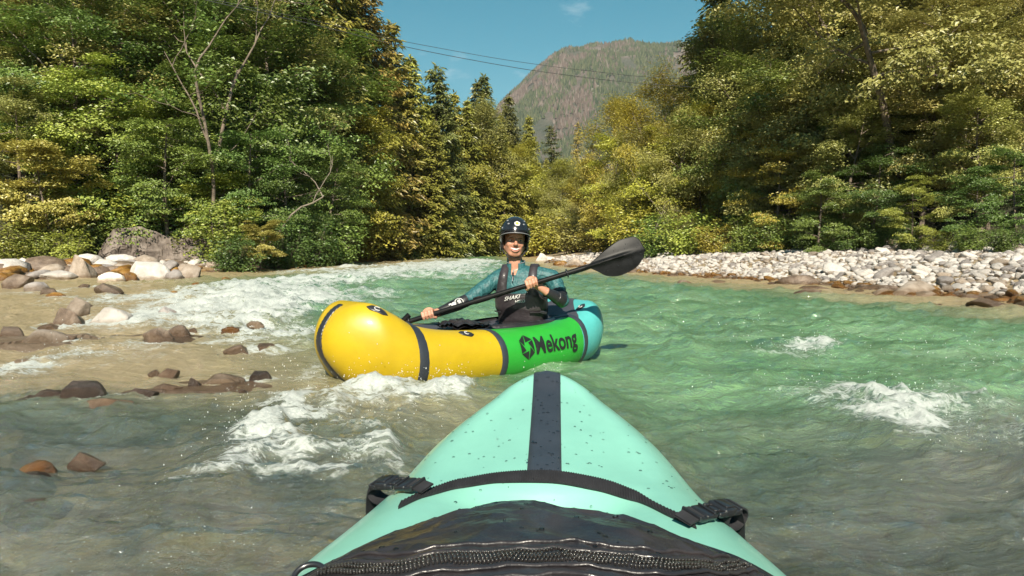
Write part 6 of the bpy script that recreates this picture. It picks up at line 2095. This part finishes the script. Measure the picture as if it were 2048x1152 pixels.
for a, el in ((-2.25, .62), (-.95, .62), (-2.75, .35), (-.40, .35), (-2.55, .85), (-.6, .85)):
    mb = MB(); c = on_helmet(a, el, .0); nn = unit((c - hp(0, .012, .036))[None])[0]
    u = unit(np.cross(nn, UP)[None])[0]; v = np.cross(nn, u)
    R = np.stack([u, v, nn], 1); mb.ellipsoid(c, (.0085, .0065, .0035), R, 12, 8); mb.obj('vent', M['grey_trim'], hm)
# badge on the brow of the helmet
def badge(rad, off, mat, nm, par, dx=0., dz=0., wob=0.):
    mb = MB(); rows = []
    for r_ in (1, .66, .33, .02):
        ring = []
        for k in range(26):
            q = k * 2 * math.pi / 26; rr_ = rad * r_ * (1 + wob * math.sin(q * 5))
            a = -math.pi / 2 + (rr_ * 1.25 * math.cos(q) + dx) / .098; el = .60 + (rr_ * .9 * math.sin(q) + dz) / .115
            ring.append(on_helmet(a, el, off))
        rows.append(ring)
    mb.grid(np.array(rows), closed_v=True, flip=True)
    return mb.obj(nm, M[mat], par)
bd = badge(.0185, .022, 'print_white', 'badge', hm, .004, .006, .05)
badge(.0095, .034, 'badge_yellow', 'badge_centre', bd, .002, .006, .1)
badge(.0022, .046, 'print_black', 'badge_dot', bd, .000, .008)
badge(.0030, .034, 'print_black', 'badge_mark', bd, .021, .002)
# ear pads and chin strap
for s in (-1, 1):
    mb = MB(); mb.ellipsoid(hp(s * .083, .012, -.030), (.014, .036, .044), HB, 16, 12); mb.obj('ear_pad', M['helmet'], hm)
mb = MB()
for s in (-1, 1):
    mb.tube([hp(s * .080, .000, -.058), hp(s * .066, -.016, -.085), hp(s * .040, -.040, -.108), hp(0, -.052, -.117)], .0055, 6, flat=.5)
    mb.tube([hp(s * .078, .030, -.055), hp(s * .066, -.016, -.085)], .0045, 6, flat=.5)
mb.obj('chin_strap', M['webbing'], hm)
# visor
U, V = np.meshgrid(np.linspace(0, 1, 14), np.linspace(-1, 1, 40), indexing='ij')
aa = -math.pi / 2 + V * 1.22
rx_ = .099 + .006 * U; outl = .060 * (np.cos(V * 1.35)) ** .7
vx_ = rx_ * np.cos(aa) * (1 + .04 * U); vy_ = .116 * np.sin(aa) + .012 - outl * U; vz_ = .064 - .012 * U * np.cos(V * 1.2) - .034 * np.abs(V) ** 2.2
P = HEADC + np.stack([vx_, vy_, vz_], -1) @ HB.T
mb = MB(); mb.grid(P); mb.grid(P - HU * .003, flip=True); vs_ = mb.obj('visor', M['visor'], hm)
mb = MB(); mb.tube(P[-1], .0028, 6); mb.obj('visor_edge', M['visor_edge'], vs_)

# collar
mb = MB(); q = np.linspace(0, 2 * math.pi, 40, endpoint=False)
rows = []
for k, (r_, h_) in enumerate(((.072, -.052), (.064, -.012), (.061, .032), (.056, .034), (.055, -.01))):
    gap_ = .0
    rows.append(neck + np.outer(np.cos(q) * r_, RIGHT) + np.outer(np.sin(q) * r_ * 1.0, -FACE) + np.outer(h_ + .012 * np.sin(q), UP))
G = np.stack(rows); 
mb.grid(np.concatenate([G[:, 32:], G[:, :28]], 1)); mb.obj('collar', M['teal_shirt'], person)
mb = MB(); mb.tube(np.vstack([G[2, 32:], G[2, :28]]), .0032, 6); 
zt_ = [neck + FACE * (.074 + .035 * k) + UP * (-.02 - .075 * k) for k in np.linspace(0, 1, 8)]
mb.tube(zt_, .0035, 6); mb.obj('zip', M['grey_trim'], person)
mb = MB(); mb.box(zt_[3] + FACE * .006 - UP * .005, (.012, .005, .042), tw, .002); mb.obj('zip_pull', M['plastic'], person)

# buoyancy vest
vz = [.0, .08, .16, .235, .30]
def vest_p(ph, h, off=0.0):
    """ph 0 = picture right side, -pi/2 front; h height above waist-.05"""
    f = h / .30
    c = (waist - UP * .05) * (1 - f) + (chest + UP * (.30 - .05 - (chest - waist)[2])) * f
    c = waist - UP * .05 + (chest - waist) * (h / .30) * 1.0; c = A3((c[0], c[1], waist[2] - .05 + h))
    rx = np.interp(h, [0, .06, .14, .22, .30], [.158, .166, .180, .176, .160]) + off
    ryf = np.interp(h, [0, .06, .14, .22, .30], [.120, .142, .150, .140, .112]) + off
    ryb = np.interp(h, [0, .06, .14, .22, .30], [.115, .125, .135, .135, .122]) + off
    sx, sy = math.cos(ph), math.sin(ph)
    k = 2.5
    den = (abs(sx) ** k + abs(sy) ** k) ** (1 / k)
    sx, sy = sx / den, sy / den
    return c - RIGHT * sx * rx + (FACE * (-sy) * (ryf if sy < 0 else ryb))
nph, nh = 72, 26
phs = np.linspace(0, 2 * math.pi, nph, endpoint=False)
def vtop(ph):
    s_ = math.sin(ph); c_ = math.cos(ph)
    side = sstep(.62, .96, abs(c_))
    front = .236 + .045 * sstep(.30, .62, abs(c_)) - .075 * side
    back = .30 - .10 * side
    return float(front if s_ < 0 else back)
rows = []
for k in np.linspace(0, 1, nh):
    row = []
    for ph in phs:
        h = vtop(ph) * k
        sc = 0.0
        row.append(vest_p(ph, h, .004 * math.sin(h * 46) * (1 if h < .13 else 0)))
    rows.append(row)
P = np.array(rows)
inn = P * 1.0
ctr = P.mean(1, keepdims=True)
inn = ctr + (P - ctr) * .90
P += (fbm3(P.reshape(-1, 3) * 14, 3, 77).reshape(nh, nph)[..., None] - .5) * .014 * unit(P - ctr)
mb = MB(); mb.grid(P, closed_v=True, flip=False); mb.grid(np.stack([P[-1], (P[-1] + inn[-1]) / 2 + UP * .006, inn[-1]]), closed_v=True); mb.grid(inn[-8:], closed_v=True, flip=True)
vest = mb.obj('vest', M['vest'], person)
# shoulder straps
def strap(xs_, sgn):
    pts, nrm = [], []
    f0 = vest_p(-math.pi / 2 + sgn * .62, .262, .0); b0 = vest_p(math.pi / 2 - sgn * .62, .27)
    shp = (shR if sgn < 0 else shL); top = shp * .52 + neck * .48 + UP * .048
    ctrl = [f0 - UP * .03, f0 + UP * .015, f0 * .45 + top * .55 + FACE * .045 - UP * .004, top, top * .5 + b0 * .5 - FACE * .035 + UP * .012, b0]
    ctrl = np.array(ctrl); tt_ = np.linspace(0, 5, 30); fx = [curve(range(6), ctrl[:, a]) for a in range(3)]
    c = np.stack([f_(tt_) for f_ in fx], -1)
    tg = unit(np.gradient(c, axis=0)); ax_ = unit(RIGHT[None] - tg * (tg @ RIGHT)[:, None]); up_ = np.cross(tg, ax_)
    ctr_ = chest + UP * .02
    up_ = np.where(((c - ctr_) * up_).sum(1)[:, None] < 0, -up_, up_)
    wv_ = np.interp(tt_, [0, 1, 2.5, 5], [.046, .036, .027, .04])[:, None]
    g_ = [c - ax_ * wv_ - up_ * .006, c - ax_ * wv_ * .9 + up_ * .010, c + up_ * .013, c + ax_ * wv_ * .9 + up_ * .010, c + ax_ * wv_ - up_ * .006]
    m_ = MB(); m_.grid(np.stack(g_, 1)); m_.grid(np.stack([g_[0], g_[4]], 1), flip=True)
    m_.obj('shoulder_strap', M['vest'], vest)
strap(None, -1); strap(None, 1)
# side adjustment strap and buckle, waist hem
mb = MB()
for h in (.055, .115):
    ring = np.array([vest_p(ph, h, .006) for ph in np.linspace(-2.9, -.25, 40)]); 
    mb.tube(ring[-14:], .009, 6, flat=.35); mb.tube(ring[:10], .009, 6, flat=.35)
mb.obj('side_strap', M['webbing'], vest)
mb = MB(); bp_ = vest_p(-.62, .115, .012); mb.box(bp_, (.05, .012, .024), tw, .004); mb.box(vest_p(-.80, .055, .012), (.04, .012, .02), tw, .004); mb.obj('buckle', M['plastic'], vest)
mb = MB(); mb.tube(np.vstack([P[-1], P[-1, :1]]), .005, 6, caps=False); mb.obj('edge_tape', M['neoprene'], vest)
# lettering on the chest
def on_vest(v2, f, l0, h0, slope, off=.006):
    rxw = .178
    pts = []
    for x, y, _ in v2:
        lx = l0 + x; hh = h0 + y + slope * x
        sx = np.clip(lx / rxw, -.95, .95)
        # invert the superellipse: choose ph so that the x side matches
        lo, hi = -math.pi + 1e-3, -1e-3
        for _k in range(24):
            mid = (lo + hi) / 2
            q_ = vest_p(mid, hh); xx = -(q_ - waist) @ RIGHT
            if xx < lx + (-(chest - waist) @ RIGHT) * hh / .30: lo = mid
            else: hi = mid
        pts.append(vest_p(mid, hh, off + .006))
    mb = MB(); mb.add(np.array(pts), f); return mb
v2, f2 = text_mesh('SHAKI', .037, .0003, .35, 1.0); on_vest(v2, f2, -.082, .192, .22).obj('lettering', M['print_white'], vest)
v2, f2 = text_mesh('HIKO', .026, .0009, .0, 1.0); on_vest(v2, f2, -.010, .180, .12).obj('lettering', M['print_white'], vest)
# sleeve lettering, reading from elbow to wrist
def on_arm(v2, f, el, wr, s0, flipv, rad):
    ax_ = unit((wr - el)[None])[0]; frn = A3((0, -1, .28)); frn = unit((frn - ax_ * frn.dot(ax_))[None])[0]; sd_ = np.cross(ax_, frn)
    if sd_[2] > 0: sd_ = -sd_
    L = np.linalg.norm(wr - el); pts = []
    for x, y, _ in v2:
        s = s0 + x; a = y / rad(s / L)
        pts.append(el + ax_ * s + (frn * math.cos(a) + sd_ * math.sin(a)) * (rad(s / L) + .0035))
    mb = MB(); mb.add(np.array(pts), f); return mb
rad = lambda f: np.interp(f, [0, .35, 1], [.044, .043, .029])
mb = None
v2, f2 = text_mesh('B', .042, .0012); v2[:, 1] -= .015; g1 = on_arm(v2, f2, elR, wrR, .058, 0, rad)
v2, f2 = text_mesh('sc', .052, .0022); v2[:, 1] -= .013; g2 = on_arm(v2, f2, elR, wrR, .100, 0, rad)
an = np.linspace(0, 2 * math.pi, 33)
ringv = np.concatenate([np.column_stack([.014 + .030 * np.cos(an), .030 * np.sin(an), 0 * an]), np.column_stack([.014 + .025 * np.cos(an), .025 * np.sin(an), 0 * an])])
rf = np.array([(i, i + 1, 33 + i + 1, 33 + i) for i in range(32)])
g3 = on_arm(ringv, rf, elR, wrR, .058, 0, rad)
mb = MB()
for g_ in (g1, g2, g3):
    for v_, f_, m_ in zip(g_.v, g_.f, g_.m): mb.v.append(v_); mb.f.append(f_ + mb.n); mb.m.append(m_); mb.n += len(v_)
mb.obj('sleeve_lettering', M['print_white'], person)
# skirt of the vest spreading to the cockpit rim
rim_ = oval(.38, .225, .012)
q = []
for pnt in rim_:
    d = pnt - waist; ph = math.atan2(-(d @ FACE), -(d @ RIGHT))
    q.append(ph)
q = np.array(q)
w0 = np.array([vest_p(ph, .055, .004) for ph in q]); w1 = np.array([vest_p(ph, .012, .010) for ph in q])
rows = [w0, w1]
for k in np.linspace(.12, 1, 8):
    pnt = w1 * (1 - k) + rim_ * k; pnt = pnt + UP * (.030 * (1 - k) ** 2 - .02 * math.sin(k * math.pi)) + UP * (.010 * (noise2(q * 3 + k * 4, q * 0 + k * 5, 88) - .5))[:, None]
    rows.append(pnt)
mb = MB(); mb.grid(np.stack(rows), closed_v=True, flip=True); mb.obj('spray_skirt', M['wet_fabric'], person)

# ------------------------------------------------------------------ paddle
pd = thing('paddle', (gripR + gripL) / 2, 'black double-bladed paddle held across the body, one blade raised', 'paddle')
sA = gripR - SHAFT * .20; sB = gripL + SHAFT * .36
mb = MB(); mb.tube([sA, gripR, (gripR + gripL) / 2, gripL, sB], RS, 16); mb.obj('shaft', M['carbon'], pd)
mb = MB(); mid_ = (gripR * .48 + gripL * .52); mb.tube([mid_ - SHAFT * .05, mid_ + SHAFT * .05], .0195, 16); 
c_ = mid_ - SHAFT * .035; mb.box(c_ + UP * .020, (.05, .016, .014), np.stack([SHAFT, np.cross(UP, SHAFT), np.cross(SHAFT, np.cross(UP, SHAFT))], 1), .004); mb.obj('ferrule', M['carbon'], pd)
def blade(base, axis, face, L, W):
    """asymmetric spoon blade"""
    ax_ = unit(axis[None])[0]; fc = unit((face - ax_ * face.dot(ax_))[None])[0]; sd_ = np.cross(ax_, fc)
    if sd_[2] > 0: sd_ = -sd_          # sd_ points down
    U = np.linspace(0, 1, 44); 
    up_ = curve([0, .06, .2, .45, .7, .88, .96, 1], [.02, .05, .16, .36, .49, .47, .34, .02])(U) * W
    lo_ = curve([0, .06, .16, .3, .5, .75, .92, 1], [.02, .05, .20, .44, .54, .47, .26, .02])(U) * W
    S = np.linspace(-1, 1, 25)
    G = []
    for u, a, b in zip(U, up_, lo_):
        row = []
        for s in S:
            x = s * (b if s > 0 else a)
            spoon = -.035 * (x / (W * .5)) ** 2 * (W / .2) * .35 - .06 * u * u
            rib_ = .014 * math.exp(-(x / .011) ** 2) * (1 - sstep(.55, .95, u)) + .004 * math.exp(-(x / .02) ** 2)
            row.append(base + ax_ * (u * L) + sd_ * x + fc * (spoon + rib_))
        G.append(row)
    G = np.array(G); mb = MB()
    th = fc * .0035
    mb.grid(G + th, flip=False); mb.grid(G - th, flip=True)
    for e in (0, -1): mb.grid(np.stack([G[:, e] + th, G[:, e] - th], 1), flip=(e == 0))
    mb.tube(np.vstack([G[:, 0], G[-1][::1], G[::-1, -1]]), .0042, 6, caps=False)
    mb.tube([base - ax_ * .09, base, base + ax_ * .10, base + ax_ * .25], [RS + .0015, RS + .001, .013, .004], 12)
    return mb
tipR = at(1288, 497, 4.78)
blade(sB, tipR - sB, A3((-.05, -1, .12)), np.linalg.norm(tipR - sB), .205).obj('blade', M['carbon'], pd)
blade(sA, -SHAFT - UP * .62, A3((.1, -.4, .9)), .42, .20).obj('blade', M['carbon'], pd)
for c in (gripL + SHAFT * .235, gripR - SHAFT * .13):
    u = unit(np.cross(SHAFT, UP)[None])[0]; v = np.cross(u, SHAFT)
    ring = [c + (u * math.cos(a) + v * math.sin(a)) * .024 for a in np.linspace(0, 2 * math.pi, 28)]
    mb = MB(); mb.tube(ring, .0055, 6, caps=False); mb.obj('drip_ring', M['plastic'], pd)
mb = MB()
bl_ax = unit((tipR - sB)[None])[0]
for i in range(46):
    c = sB + bl_ax * RNG.uniform(.10, .44) + A3((0, 0, RNG.uniform(-.07, .07))) + A3((0, -.006, 0))
    mb.ellipsoid(c, np.full(3, RNG.uniform(.0012, .0032)), None, 7, 5)
tag(mb.obj('water_beads', M['water_drop'], pd), kind='stuff')

# ------------------------------------------------------------------ cables over the river
def cable(pts, label, r):
    P = np.array(pts); q = np.linspace(0, 1, 60); k = np.linspace(0, 1, len(P))
    c = np.stack([curve(k, P[:, a])(q) for a in range(3)], -1)
    mb = MB(); mb.tube(c - P[0], r, 5)
    M.setdefault('cable', simple_mat('cable', (0.05, 0.05, 0.052), 0.5, .1, 3, 0))
    o = mb.obj('overhead_cable', M['cable']); o.location = P[0]
    tag(o, label, 'cable')
cable([at(60, -92, 21), at(410, 0, 23), at(640, 52, 25), at(813, 94, 27), at(1081, 143, 30), at(1250, 164, 32), at(1400, 176, 33.5), at(1480, 190, 35)], 'lower of two thin dark cables spanning the river valley', .011)
cable([at(60, -100, 22), at(410, -4, 24), at(640, 44, 26), at(813, 84, 28), at(960, 111, 30), at(1090, 131, 32), at(1250, 150, 34), at(1420, 160, 37)], 'upper of two thin dark cables spanning the river valley', .009)
# ------------------------------------------------------------------ summer haze in the valley air
mb = MB()
x0, x1, y0, y1, z0, z1 = -1600, 1700, -1600, 2700, -30, 560
vs_ = [(x0, y0, z0), (x1, y0, z0), (x1, y1, z0), (x0, y1, z0), (x0, y0, z1), (x1, y0, z1), (x1, y1, z1), (x0, y1, z1)]
mb.add(vs_, [(0, 3, 2, 1), (4, 5, 6, 7), (0, 1, 5, 4), (1, 2, 6, 5), (2, 3, 7, 6), (3, 0, 4, 7)])
m, n, l, out = node_mat('haze')
pv = n.new('ShaderNodeVolumePrincipled')
pv.inputs['Color'].default_value = (0.82, 0.88, 0.95, 1)
pv.inputs['Density'].default_value = 0.00013
l.new(pv.outputs[0], out.inputs['Volume'])
tag(mb.obj('haze', m, smooth=False), kind='stuff')
